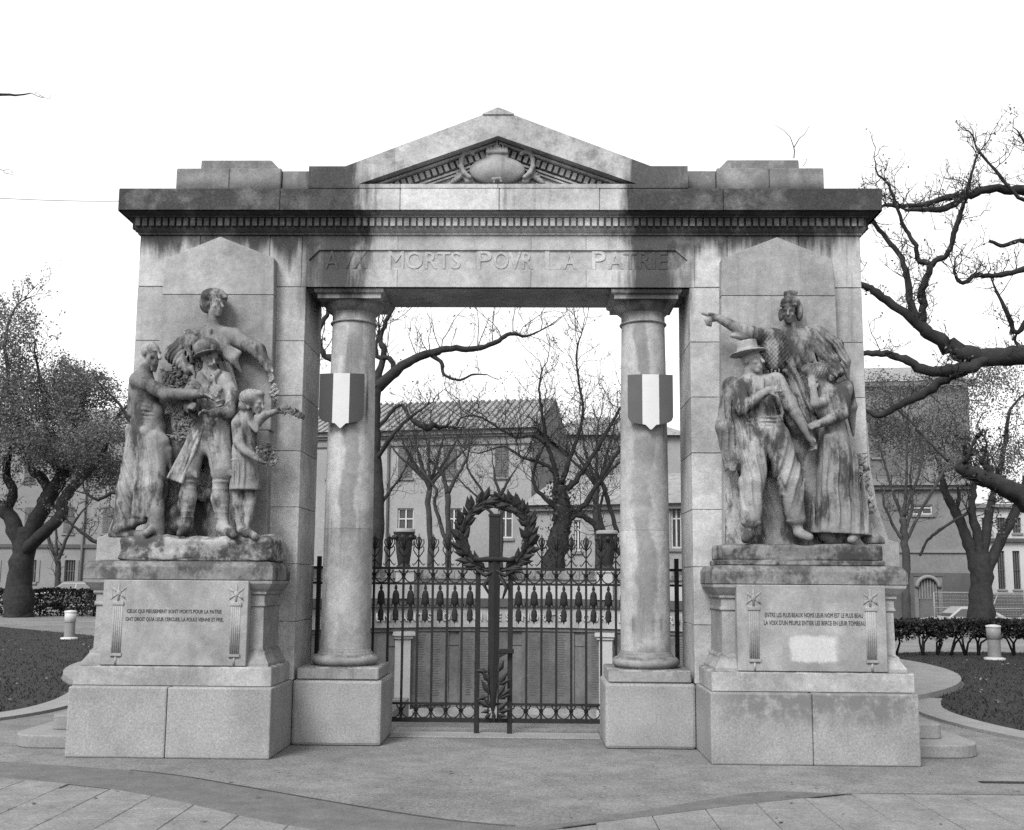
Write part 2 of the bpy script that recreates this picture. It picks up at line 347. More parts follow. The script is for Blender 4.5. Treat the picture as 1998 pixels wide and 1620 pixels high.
# lawns with stone kerbs
def smooth_poly(pts, n=6):
    out = []; N = len(pts)
    for i in range(N-1):
        p0, p1, p2, p3 = (np.array(pts[max(0, min(N-1, i+j))], float) for j in (-1, 0, 1, 2))
        for k in range(n):
            t = k/n; out.append(tuple(.5*((2*p1)+(-p0+p2)*t+(2*p0-5*p1+4*p2-p3)*t*t+(-p0+3*p1-3*p2+p3)*t**3)))
    out.append(tuple(pts[-1])); return out
def lawn(side):
    a = -1 if side < 0 else 1
    front = [(9.5, -1.2), (7.2, -.5), (6.0, .5), (5.62, 1.4), (5.5, 2.4), (5.6, 3.3), (6.0, 4.3)] if a > 0 else [(-9.5, -.4), (-7.4, .4), (-6.2, 1.2), (-5.75, 2.0), (-5.72, 3.0), (-6.0, 4.2)]
    front = smooth_poly(front)
    ring_o = circ(CC[0], CC[1], 7.82, a*(math.pi-math.atan2(abs(front[-1][0]), CC[1]-front[-1][1])), a*1.15, 24)
    far = [(a*12, 18), (a*30, 34), (a*30, 8), (a*14, -1)] if a < 0 else [(a*9.6, 14.0), (a*30, 14.0), (a*30, 5), (a*14, -1)]
    poly = front+ring_o+far
    poly = [(x, y) for x, y in poly]
    tr = geometry.tessellate_polygon([[Vector((x, y, 0)) for x, y in poly]])
    pts = [(x, y, .03) for x, y in poly]; fx = []
    for t in tr:
        p, q, r = (pts[i] for i in t)
        fx.append(tuple(t) if (q[0]-p[0])*(r[1]-p[1])-(q[1]-p[1])*(r[0]-p[0]) > 0 else tuple(reversed(t)))
    l = MB().add(pts, fx).build('lawn', M['lawn'])
    tag(l, 'worn dark lawn strewn with leaves on the side of the '+('soldier group' if a < 0 else 'straw-hat farmer group'), 'lawn', kind='structure')
    mb = MB(); w_ = .38
    for k in range(len(front)-1):
        p, q = np.array(front[k]), np.array(front[k+1]); d = (q-p)/np.linalg.norm(q-p); nrm = np.array([-d[1], d[0]])*(1 if a > 0 else -1)
        if nrm[1] > 0: nrm = -nrm
        pp = np.array(front[max(0, k-1)]); qq = np.array(front[min(len(front)-1, k+2)])
        def off(i):
            t = np.array(front[min(i+1, len(front)-1)])-np.array(front[max(i-1, 0)]); t /= np.linalg.norm(t); m = np.array([t[1], -t[0]])
            if a > 0: m = m if (m[0]*(-1)+m[1]*(-1)) > 0 else -m
            else: m = m if (m[0]*(1)+m[1]*(-1)) > 0 else -m
            return np.array(front[i])+m*w_
        po, qo = off(k), off(k+1)
        mb.add([(*p, .035), (*q, .035), (*qo, .035), (*po, .035), (*po, -.01), (*qo, -.01), (*p, 0), (*q, 0)], [(0, 1, 2, 3), (3, 2, 5, 4), (1, 0, 6, 7)])
    tag(mb.build('kerb', M['path']), 'pale stone kerb edging the lawn by the '+('soldier group' if a < 0 else 'farmer group'), 'kerb', kind='structure')
    # grass and litter
    V = []; F = []
    xs = poly
    from mathutils.geometry import intersect_point_tri_2d
    tris = [[Vector(poly[i]) for i in t] for t in fx]
    ar = np.array([abs((t[1]-t[0]).cross(t[2]-t[0])) if False else abs((t[1].x-t[0].x)*(t[2].y-t[0].y)-(t[1].y-t[0].y)*(t[2].x-t[0].x)) for t in tris]); ar /= ar.sum()
    mb = MB(); cnt = 0; tries = 0
    while cnt < 22000 and tries < 200000:
        tries += 1
        t = tris[int(rng.choice(len(tris), p=ar))] if tries % 1 == 0 else None
        u, v = rng.random(2)
        if u+v > 1: u, v = 1-u, 1-v
        q = t[0]+(t[1]-t[0])*u+(t[2]-t[0])*v
        if abs(q.x) > 16 or q.y > 24 or rng.random() > min(1, 60/((q.y+CD)**2+1)*1.6): continue
        cnt += 1
        h = .02+.03*rng.random(); an = rng.random()*6.28; ww = .006+.007*rng.random(); lx, ly = rng.normal(0, .02, 2)
        c, s_ = math.cos(an)*ww, math.sin(an)*ww
        mb.add([(q.x-c, q.y-s_, .03), (q.x+c, q.y+s_, .03), (q.x+lx, q.y+ly, .03+h)], [(0, 1, 2)])
    tag(mb.build('grass', M['grass'], None), 'short worn grass on the lawn by the '+('soldier group' if a < 0 else 'farmer group'), 'grass', kind='stuff')
    mb = MB()
    for k in range(420):
        t = tris[int(rng.choice(len(tris), p=ar))]; u, v = rng.random(2)
        if u+v > 1: u, v = 1-u, 1-v
        q = t[0]+(t[1]-t[0])*u+(t[2]-t[0])*v; r = .025+.025*rng.random(); an = rng.random()*6.28; tl = rng.normal(0, .02, 4)
        mb.add([(q.x+r*math.cos(an+j*1.57)*(1 if j % 2 else .6), q.y+r*math.sin(an+j*1.57)*(1 if j % 2 else .6), .05+tl[j]*.6) for j in range(4)], [(0, 1, 2, 3)])
    tag(mb.build('fallen_leaves', M['litter']), 'fallen leaves scattered over the lawn by the '+('soldier group' if a < 0 else 'farmer group'), 'leaves', kind='stuff')
lawn(-1); lawn(1)

# foreground: dark curb band following the round forecourt, paving slabs outside it
inner_arc = smooth_poly([(-8, -.5), (-4.6, -.98), (-3.31, -1.27), (-2.56, -1.54), (-1.9, -1.94), (-1.09, -2.46), (-.5, -2.82), (-.05, -3.04), (.35, -3.12), (.75, -2.92), (1.2, -2.60), (1.7, -2.22), (2.2, -1.92), (2.75, -1.99)], 5)
outer_arc = smooth_poly([(-8, -1.3), (-4.6, -1.66), (-3.78, -1.80), (-2.96, -2.06), (-2.45, -2.34), (-1.89, -2.72), (-1.4, -3.08), (-.8, -3.42), (-.1, -3.55), (.48, -3.22), (.9, -2.98), (1.3, -2.76), (1.9, -2.42), (2.75, -2.0)], 5)
mb = MB()
for k in range(len(inner_arc)-1):
    a, b, c, d = outer_arc[k], outer_arc[k+1], inner_arc[k+1], inner_arc[k]
    mb.add([(*a, .004), (*b, .004), (*c, .004), (*d, .004)], [(0, 1, 2, 3)])
tag(mb.build('paving_band', M['band']), 'darker curved concrete band edging the forecourt', 'paving', kind='structure')
mb = MB()      # open joint along the forecourt edge
def groove(mb, pts, w_, z):
    for k in range(len(pts)-1):
        p, q = np.array(pts[k]), np.array(pts[k+1]); d = (q-p)/(np.linalg.norm(q-p)+1e-9); n_ = np.array([-d[1], d[0]])*w_
        mb.add([(*(p-n_), z), (*(q-n_), z), (*(q+n_), z), (*(p+n_), z)], [(0, 1, 2, 3)])
groove(mb, [p for p in inner_arc if -3.0 < p[0] < .35], .010, .008); groove(mb, [p for p in outer_arc if p[0] > .55]+[(3.2, -1.97), (5.6, -1.95)], .012, .008)
tag(mb.build('joint', M['letter']), 'dark open joint line in the forecourt paving', 'joint', kind='structure')
def arc_y(x):
    pts = outer_arc
    if x > 2.75: return -1.99
    for k in range(len(pts)-1):
        if pts[k][0] <= x <= pts[k+1][0]: return pts[k][1]+(pts[k+1][1]-pts[k][1])*(x-pts[k][0])/(pts[k+1][0]-pts[k][0]+1e-9)
    return -1.8
pav = tag(MB().add([(-9, -9, .002), (9, -9, .002), (9, -3.6, .002), (-9, -3.6, .002)], [(0, 1, 2, 3)]).build('paving', M['band']), 'bed of the stone paving in front of the forecourt', 'paving', kind='structure')
SX, SY = .40, .62
for i in range(-14, 16):
    for j in range(0, 6):
        x0 = i*SX; x1 = x0+SX-.006; off = (i % 2)*SY*.5 if i < 0 else (i % 2)*.2
        y1 = -1.55-j*SY+off; y0 = y1-SY+.006
        if x1 > 5.6 or x0 < -5.4 or y1 < -4.6: continue
        ya, yb_ = arc_y(max(-7.9, x0))-.012, arc_y(max(-7.9, x1))-.012
        if y0 > min(ya, yb_)-.03: continue
        mb = MB(); z1 = .012+random.uniform(-.002, .002)
        mb.vprism([(x0, y0), (x1, y0), (x1, min(y1, yb_)), (x0, min(y1, ya))], -.02, z1)
        mb.build('paving_slab', M['slab'], pav, .004)

d0 = G(1912, 1527); tag(MB().box(d0[0], d0[0]+1.6, d0[1]-.035, d0[1]+.035, -.01, .006).build('drain_grate', M['iron']), 'narrow dark drain grate set in the paving near the side steps', 'drain')
mb = MB()
for k in range(70):
    x, y = rng.uniform(-4.5, 4.8), rng.uniform(-3.4, -.9); r = .012+.02*rng.random(); an = rng.random()*6.28
    mb.add([(x+r*math.cos(an+j*1.57)*(1 if j % 2 else .55), y+r*math.sin(an+j*1.57)*(1 if j % 2 else .55), .016+.008*rng.random()) for j in range(4)], [(0, 1, 2, 3)])
tag(mb.build('fallen_leaves', M['leaf']), 'few small dry leaves scattered over the forecourt', 'leaves', kind='stuff')
# ------------------------------------------------------------------ the memorial
PO, PI_, P1, PT = 3.789, 1.955, -.789, .621     # granite plinth
OX, OT, EX, ET, YB = 1.945, 4.546, 3.672, 5.085, .78
mem = empty('war_memorial', (0, 0, 0))
tag(mem, 'weathered stone gateway war memorial with pediment and two Doric columns', 'memorial')
st = M['stone']
def mbox(name, x0, x1, y0, y1, z0, z1, mat, bevel=.008, parent=mem, side=1):
    if side < 0: x0, x1 = -x1, -x0
    return MB().box(x0, x1, y0, y1, z0, z1).build(name, mat, parent, bevel, 2 if bevel > .012 else 1)
for sd_ in (-1, 1):
    # granite plinth in blocks: front of two, flank behind
    xm = (PO+PI_)/2-.02*sd_
    mbox('plinth_block', PI_, xm-.002, P1, .1, 0, PT, M['granite'], .014, side=sd_)
    mbox('plinth_block', xm+.002, PO, P1, .1, 0, PT, M['granite'], .014, side=sd_)
    mbox('plinth_block', PI_-.01, PO+.22, .104, YB+.12, 0, PT-.004, M['granite'], .014, side=sd_)
    # granite block under the column
    mbox('column_plinth', 1.08, 1.952, .0, YB+.02, 0, PT, M['granite'], .03, side=sd_)
    # pier: courses of ashlar
    hs = (OT-PT)/7
    for k in range(7):
        z0 = PT+k*hs; z1 = z0+hs-.003
        xs = [OX, 2.62, EX] if k % 2 else [OX, 2.95, EX]
        for a, b in zip(xs[:-1], xs[1:]):
            j = random.uniform(-.003, .003)
            mbox('stone_block', a+(0.0015 if a > OX else 0), b-(.0015 if b < EX else 0), j, YB, z0, z1, st, .0045, side=sd_)
    # flared buttress on the outer flank
    z0 = PT+2*hs
    poly = [(EX-.02, 3.2), (EX-.02, 1.70), (EX+.30, 1.70), (EX+.30, 1.99), (EX+.20, 2.02), (EX+.10, 2.35), (EX+.045, 2.75), (EX+.03, 3.2)]
    MB().prism([(sd_*x, z) for x, z in (poly if sd_ < 0 else poly[::-1])], .06, YB-.06).build('buttress', M['stele'], mem, .006)
    # stele slab behind the figures, pointed head, in three courses
    sxi, sxo, sxm = 2.25, 3.37, 2.808
    cuts = [1.70, 3.05, 4.425, 5.03]
    for k in range(3):
        z0, z1 = cuts[k]+(.0015 if k else 0), cuts[k+1]-.0015
        lo = (0.03 if k == 0 else 0)
        if k < 2: poly = [(sxi-.03+.0*k, z0), (sxo+.01, z0), (sxo, z1), (sxi-.01, z1)]
        else: poly = [(sxi-.01, z0), (sxo, z0), (sxo-.02, 4.80), (sxm, 5.03), (sxi+.0, 4.81)]
        MB().prism([(sd_*x, z) for x, z in (poly if sd_ > 0 else poly[::-1])], -.13, .03).build('stele_slab', M['stele'], mem, .006)
    # pedestal: base, moulded dado, tablet, cap
    pm = M['ped']
    xi, xo = 2.06, 3.72
    MB().rect_sweep([(.075, PT+.002), (.075, .79), (.05, .80), (.05, .80)], min(sd_*xi, sd_*xo), max(sd_*xi, sd_*xo), -.615, .10).build('pedestal_base', pm, mem, .006)
    prof = [(.03, .80), (.03, .825), (.005, .865), (-.02, .905), (-.02, .925), (-.045, .95), (-.045, .97), (-.05, 1.33), (-.035, 1.345), (-.035, 1.36), (-.045, 1.375), (-.045, 1.44), (-.025, 1.455), (-.025, 1.475), (.0, 1.50), (.04, 1.55), (.045, 1.575)]
    MB().rect_sweep(prof, min(sd_*xi, sd_*xo), max(sd_*xi, sd_*xo), -.615, .10).build('pedestal_dado', pm, mem)
    MB().rect_sweep([(-.045, .80), (-.045, 1.575)], min(sd_*2.2, sd_*3.90), max(sd_*2.2, sd_*3.90), .02, YB-.02).build('pedestal_flank', pm, mem, .006)
    MB().rect_sweep([(.02, PT+.002), (.02, .79), (-.01, .86), (-.03, .92)], min(sd_*2.2, sd_*3.92), max(sd_*2.2, sd_*3.92), .11, YB-.02).build('pedestal_base', pm, mem, .006)
    MB().rect_sweep([(.06, 1.578), (.06, 1.70), (.03, 1.745), (-.1, 1.76)], min(sd_*(xi+.01), sd_*(xo-.01)), max(sd_*(xi+.01), sd_*(xo-.01)), -.605, .04).build('pedestal_cap', M['ped_cap'], mem, .006)
    MB().rect_sweep([(.03, 1.582), (.03, 1.69), (.0, 1.735), (-.1, 1.745)], min(sd_*2.3, sd_*4.02), max(sd_*2.3, sd_*4.02), .10, YB-.02).build('pedestal_cap', M['ped_cap'], mem, .006)

# tablets with inscriptions and fasces
def text_mesh(body, size=1.0, extrude=.0, bevel=0, spacing=1.0, wordspacing=1.0):
    cu = bpy.data.curves.new('txt', 'FONT'); cu.body = body; cu.size = size; cu.extrude = extrude; cu.bevel_depth = bevel
    cu.space_character = spacing; cu.space_word = wordspacing; cu.resolution_u = 4
    o = bpy.data.objects.new('txt', cu); COL.objects.link(o)
    bpy.context.view_layer.update()
    dg = bpy.context.evaluated_depsgraph_get()
    me = bpy.data.meshes.new_from_object(o.evaluated_get(dg)); bpy.data.objects.remove(o); bpy.data.curves.remove(cu)
    v = np.empty(len(me.vertices)*3); me.vertices.foreach_get('co', v); return me, v.reshape(-1, 3)
def place_text(name, body, x0, x1, z0, z1, y, thick, mat, parent, embolden=0, spacing=1.0):
    """text fitted into the rectangle x0..x1, z0..z1 on a plane facing -Y"""
    me, v = text_mesh(body, 1.0, .01, embolden, spacing)
    a, b = v.min(0), v.max(0); n_ = np.empty_like(v)
    n_[:, 0] = x0+(v[:, 0]-a[0])/(b[0]-a[0])*(x1-x0); n_[:, 2] = z0+(v[:, 1]-a[1])/(b[1]-a[1])*(z1-z0)
    n_[:, 1] = y-(v[:, 2]-a[2])/(b[2]-a[2])*thick
    me.vertices.foreach_set('co', n_.ravel()); me.materials.clear(); me.materials.append(mat); me.update()
    return link(name, me, parent)
TXT = {-1: ("CEUX QUI PIEUSEMENT SONT MORTS POUR LA PATRIE", "ONT DROIT QU'A LEUR CERCUEIL LA FOULE VIENNE ET PRIE,"),
        1: ("ENTRE LES PLUS BEAUX NOMS LEUR NOM EST LE PLUS BEAU", "LA VOIX D'UN PEUPLE ENTIER LES BERCE EN LEUR TOMBEAU")}
def tablet_mat():
    n = NT('tablet_limestone', .92, .15)
    m1 = n.noise(1.4, 6, .62, off=40); m2 = n.noise(6, 4, .6, off=41); gr = n.noise(70, 3, .8)
    v = n.math('MULTIPLY', n.mr(m1, .32, .68, .155, .245), n.mr(m2, .25, .75, .82, 1.12))
    s2 = n.math('MULTIPLY', n.mr(n.noise(3, 5, .65, stretch=(1, 1, .5), off=44), .5, .66), .35); v = n.mix(s2, v, .12)
    # limewashed patch over scrubbed-out marks on the right-hand tablet
    wx = n.math('ADD', n.X, n.math('MULTIPLY', n.math('SUBTRACT', n.noise(14, 3), .5), .06)); wz = n.math('ADD', n.Z, n.math('MULTIPLY', n.math('SUBTRACT', n.noise(14, 3, off=5), .5), .06))
    dx = n.math('ABSOLUTE', n.math('SUBTRACT', wx, 2.905)); dz = n.math('ABSOLUTE', n.math('SUBTRACT', wz, 1.005))
    pm = n.math('MULTIPLY', n.mr(dx, .18, .235, 1, 0), n.mr(dz, .095, .135, 1, 0))
    v = n.mix(n.math('MULTIPLY', pm, .8), v, .36)
    v = n.math('MULTIPLY', v, n.mr(gr, .25, .75, .76, 1.24, False)); n.gray(v)
    n.bump(n.math('ADD', m2, n.math('MULTIPLY', gr, .3)), .3, .01); return n.m
M['tablet'] = tablet_mat()
YT = -.682
for sd_ in (-1, 1):
    ti, to = 2.225, 3.565
    tb = mbox('inscription_tablet', ti, to, YT, -.58, .803, 1.574, M['tablet'], .006, side=sd_)
    x0, x1 = (-3.345, -2.445) if sd_ < 0 else (2.465, 3.365)
    if sd_ < 0: place_text('inscription', TXT[-1][0], x0+.01, x1-.02, 1.268, 1.308, YT+.001, .004, M['letter'], tb, .010); place_text('inscription', TXT[-1][1], x0, x1, 1.196, 1.238, YT+.001, .004, M['letter'], tb, .010)
    else: place_text('inscription', TXT[1][0], x0+.01, x1-.01, 1.285, 1.325, YT+.001, .004, M['letter'], tb, .010); place_text('inscription', TXT[1][1], x0, x1+.01, 1.215, 1.257, YT+.001, .004, M['letter'], tb, .010)
    for fx_ in ((-3.42, -2.335) if sd_ < 0 else (2.375, 3.425)):
        mb = MB()      # fasces: bound rods, rosette with two axe blades, handle below
        for q in range(5): mb.tube([(fx_-.036+q*.018, YT+.003, .875), (fx_-.036+q*.018, YT+.003, 1.385)], .0115, 6)
        for zz in (.90, 1.36): mb.box(fx_-.053, fx_+.053, YT-.014, YT+.01, zz-.012, zz+.012)
        mb.tube([(fx_, YT+.002, .81), (fx_, YT+.002, .88)], .012, 6); mb.tube([(fx_, YT+.0, 1.38), (fx_, YT+.0, 1.54)], .010, 6)
        for sg in (-1, 1):
            arc = [(fx_+sg*(.072-.012*math.cos(t)), YT+.004, 1.455+.062*math.sin(t)) for t in np.linspace(-1.4, 1.4, 9)]
            mb.tube(arc, .008, 5)
            for t in (-.9, .9): mb.tube([(fx_, YT+.002, 1.455), (fx_+sg*.062, YT+.004, 1.455+.052*t)], [.008, .012], 5)
        mb.lathe([(.001, -.016), (.018, -.012), (.024, 0), (.018, .012), (.001, .016)], (0, 0, 0), 10, False)
        n_ = 50; base = len(mb.v)-n_
        mb.v[base:] = [(fx_+x, YT-.002+z*.6, 1.455+y*1.3) for x, y, z in mb.v[base:]]
        mb.build('fasces_relief', M['tablet'], tb)

# frieze with sunk hexagonal inscription panel
def fr(name, poly, y0=0.0, y1=.5, bev=.0): return MB().prism(poly, y0, y1).build(name, st, mem, bev)
ZF0, ZF1, H0, H1, ZM = OT+.002, ET, 4.732, 4.936, 4.828
HXL, HXR, TIP = -1.825, 1.808, 1.93
def piece(x0, x1, left=False, right=False):
    top = [(x0, ZM), (x0, ZF1), (x1, ZF1), (x1, ZM)]; bot = [(x0, ZF0), (x0, ZM), (x1, ZM), (x1, ZF0)]
    mb = MB()
    if left: t = [(x0, ZM), (-TIP, ZM), (HXL, H1), (x1, H1), (x1, ZF1), (x0, ZF1)]; b = [(x0, ZF0), (x1, ZF0), (x1, H0), (HXL, H0), (-TIP, ZM), (x0, ZM)]
    elif right: t = [(x0, H1), (HXR, H1), (TIP, ZM), (x1, ZM), (x1, ZF1), (x0, ZF1)]; b = [(x0, ZF0), (x1, ZF0), (x1, ZM), (TIP, ZM), (HXR, H0), (x0, H0)]
    else: t = [(x0, H1), (x1, H1), (x1, ZF1), (x0, ZF1)]; b = [(x0, ZF0), (x1, ZF0), (x1, H0), (x0, H0)]
    mb.prism(t, 0, .06); mb.prism(b, 0, .06); mb.build('stone_block', st, mem)
piece(-1.995, -1.02, left=True); piece(-1.016, .34); piece(.344, .90); piece(.904, 1.995, right=True)
MB().box(-1.995, 1.995, .018, YB, ZF0, ZF1).build('lintel', st, mem)
for sd_ in (-1, 1):
    for a, b in ((1.999, 2.33), (2.334, 3.05), (3.054, EX)): mbox('stone_block', a, b, random.uniform(-.002, .002), YB, ZF0, ZF1, st, .006, side=sd_)
for word, a, b in (('AVX', -1.772, -1.337), ('MORTS', -1.116, -.379), ('POVR', -.211, .362), ('LA', .482, .805), ('PATRIE', .961, 1.729)):
    # large initial, smaller capitals
    wd = b-a; ini = wd/(len(word)*.86+.25)*1.08
    place_text('raised_letter', word[0], a, a+ini*.92, H0+.004, H1-.004, 0.020, .0105, st, mem, .012)
    place_text('raised_letter', word[1:], a+ini*1.04, b, H0+.008, H0+.008+.182, .020, .010, st, mem, .012)

# cornice
MB().rect_sweep([(0, ET), (.018, ET+.006), (.018, ET+.022), (.03, ET+.032), (.045, ET+.05), (.052, ET+.066), (.052, 5.248), (.085, 5.252), (.085, 5.268), (.10, 5.272), (.155, 5.288), (.177, 5.288)], -EX, EX, 0, YB).build('bed_mould', st, mem)
segs = [-EX-.177, -2.2, -.98, .02, 1.03, 2.27, EX+.177]
for a, b in zip(segs[:-1], segs[1:]):
    mbox('cornice_block', a+.002, b-.002, -.177+random.uniform(-.002, .002), YB+.177, 5.290, 5.521, st, .007)
dm = MB().box(-.0235, .0235, -.04, .0, 0, .082).mesh('dentil', st)
nd = int((2*EX+.08)/.0705)
for k in range(nd): link('dentil', dm, mem, (-EX-.035+.0705*(k+.5), -.052, 5.160))
dm2 = MB().box(-.0, .04, -.0235, .0235, 0, .082).mesh('dentil', st)
for sg in (-1, 1):
    for k in range(11): link('dentil', dm2, mem, (sg*(EX+.052)-(.04 if sg < 0 else 0), .0+.0705*(k+.5), 5.160))

# pediment
YP = -.18
def lz(x, x0, z0, x1, z1): return z0+(z1-z0)*(x-x0)/(x1-x0)
top_z = lambda x: lz(abs(x), 1.545, 5.752, 0, 6.358)
low_z = lambda x: max(5.5645, lz(abs(x), 1.405, 5.564, 0, 6.073)) if abs(x) < 1.405 else 5.5645
def pedpiece(x0, x1):
    xs = sorted({x0, x1} | {q for q in (-1.545, -1.405, 0, 1.405, 1.545) if x0 < q < x1})
    tp = [(x, top_z(x) if abs(x) < 1.545 else 5.752) for x in xs]; lw = [(x, low_z(x) if abs(x) < 1.405 else 5.523) for x in xs]
    mb = MB()
    for i in range(len(xs)-1):
        xa, xb = xs[i], xs[i+1]; inside = abs((xa+xb)/2) < 1.405
        la = low_z(xa) if inside else 5.523; lb = low_z(xb) if inside else 5.523
        ta = top_z(xa) if abs((xa+xb)/2) < 1.545 else 5.752; tb = top_z(xb) if abs((xa+xb)/2) < 1.545 else 5.752
        mb.prism([(xa, la), (xb, lb), (xb, tb), (xa, ta)], YP, .02)
    mb.build('raking_block', st, mem)
e_ = .0025
for a, b in ((-1.915, -1.042), (-1.0418, .337), (.3372, .982), (.9822, 1.915)): pedpiece(a, b)
for a, b in ((-1.403, -.985), (-.98, .0), (.005, .995), (1.0, 1.403)): mbox('stone_block', a, b, YP, .02, 5.523, 5.5645, st, 0)
MB().prism([(-1.915, 5.523), (1.915, 5.523), (1.915, 5.74), (1.545, 5.750), (0, 6.356), (-1.545, 5.750), (-1.915, 5.74)], .02, YB).build('tympanum', st, mem)
MB().prism([(-.16, 6.293), (.16, 6.293), (.16, 6.31), (0, 6.375), (-.16, 6.31)], YP-.012, .1).build('apex_block', st, mem, .005)
ang = math.atan2(6.073-5.564, 1.405)
for sg in (-1, 1):
    mb = MB()
    for off, th, pr in ((.012, .022, .10), (.135, .02, .045), (.165, .018, .03)):
        U = np.array([-sg*math.cos(ang), 0, math.sin(ang)]); N_ = np.array([sg*math.sin(ang)*-1, 0, -math.cos(ang)])
        L_ = 1.405/math.cos(ang); o = np.array([sg*1.405, 0, 5.564])
        s0 = off/math.tan(ang)+.02
        mb.obox(o, U, np.array([0, 1, 0]), N_, (s0, L_-off*.2, .02-pr, .02, off, off+th))
    mb.build('raking_mould', st, mem)
    dk = MB().obox((0, 0, 0), (-sg*math.cos(ang), 0, math.sin(ang)), (0, 1, 0), (-sg*math.sin(ang), 0, -math.cos(ang)), (-.021, .021, -.062, 0, 0, .072)).mesh('dentil', st)
    for k in range(19):
        s = .24+k*.066
        p = np.array([sg*1.405, .018, 5.564])+np.array([-sg*math.cos(ang), 0, math.sin(ang)])*s+np.array([-sg*math.sin(ang), 0, -math.cos(ang)])*.045
        link('dentil', dk, mem, p)
# attic steps
for sd_ in (-1, 1):
    mbox('attic_block', 2.228, 2.76, -.06, .66, 5.523, 5.782, st, .008, side=sd_); mbox('attic_block', 2.764, 3.31, -.06, .66, 5.523, 5.782, st, .008, side=sd_)
    mbox('attic_block', 1.918, 2.224, -.03, .64, 5.523, 5.765, st, .008, side=sd_)
    poly = [(2.25, 5.784), (3.075, 5.784), (3.07, 5.884), (2.345, 5.884)]
    MB().prism([(sd_*x, z) for x, z in (poly if sd_ > 0 else poly[::-1])], -.02, .6).build('attic_block', st, mem, .006)

# columns
COLX, COLY = 1.515, .39
for sd_ in (-1, 1):
    c = empty('column', (sd_*COLX, COLY, PT), mem); x = sd_*COLX
    MB().box(x-.40, x+.40, COLY-.385, COLY+.385, PT+.002, .742).build('column_base_slab', M['ped'], c, .012)
    prof = [(.30, .744)]+[(.285+.048*math.cos(t), .797+.051*math.sin(t)) for t in np.linspace(-1.4, 1.4, 9)]+[(.275, .853), (.275, .868), (.262, .876), (.252, .905)]
    MB().lathe(prof, (x, COLY, 0), 48).build('column_base', M['ped'], c)
    ks = np.linspace(0, 1, 14); z0, z1 = .905, 4.235
    joints = [0, .36, 1.0]
    for ja, jb in zip(joints[:-1], joints[1:]):
        pr = []
        for t in np.linspace(ja, jb, 10): pr.append((.248-.024*t**1.6+.004*math.sin(t*math.pi), z0+(z1-z0)*t+(.001 if t == ja else -.001 if t == jb else 0)))
        MB().lathe(pr, (x, COLY, 0), 48).build('column_shaft', M['column'], c)
    cap = [(.224, 4.236), (.24, 4.24), (.246, 4.25), (.24, 4.26), (.226, 4.266), (.226, 4.335), (.232, 4.345), (.232, 4.352), (.242, 4.356), (.275, 4.385), (.30, 4.42), (.312, 4.446)]
    MB().lathe(cap, (x, COLY, 0), 48).build('column_capital', st, c)
    MB().rect_sweep([(-.02, 4.447), (-.02, 4.49), (.005, 4.505), (.012, 4.52), (.012, 4.5445)], x-.345, x+.345, COLY-.345, COLY+.345).build('abacus', st, c, .003)

# curved side steps
for sd_ in (-1, 1):
    so = empty('side_steps', (sd_*4.2, .4, 0)); tag(so, 'rounded granite steps flanking the plinth under the '+('soldier group' if sd_ < 0 else 'straw-hat farmer group'), 'steps')
    for k, (ext, y0, z0, z1) in enumerate(((.78, -.33, 0, .12), (.52, .02, .12, .26), (.27, .40, .26, .44))):
        r = .30 if k == 0 else .08
        xo_ = PO+ext; pts = [(PO-.1, y0)]+[(xo_-r+r*math.sin(t), y0+r-r*math.cos(t)) for t in np.linspace(0, math.pi/2, 8)]+[(xo_, 3.1), (PO-.1, 3.1)]
        poly = [(sd_*px_, py_) for px_, py_ in pts]
        if sd_ < 0: poly = poly[::-1]
        MB().vprism(poly, z0+.0, z1).build('step', M['path'], so, .012, 2)
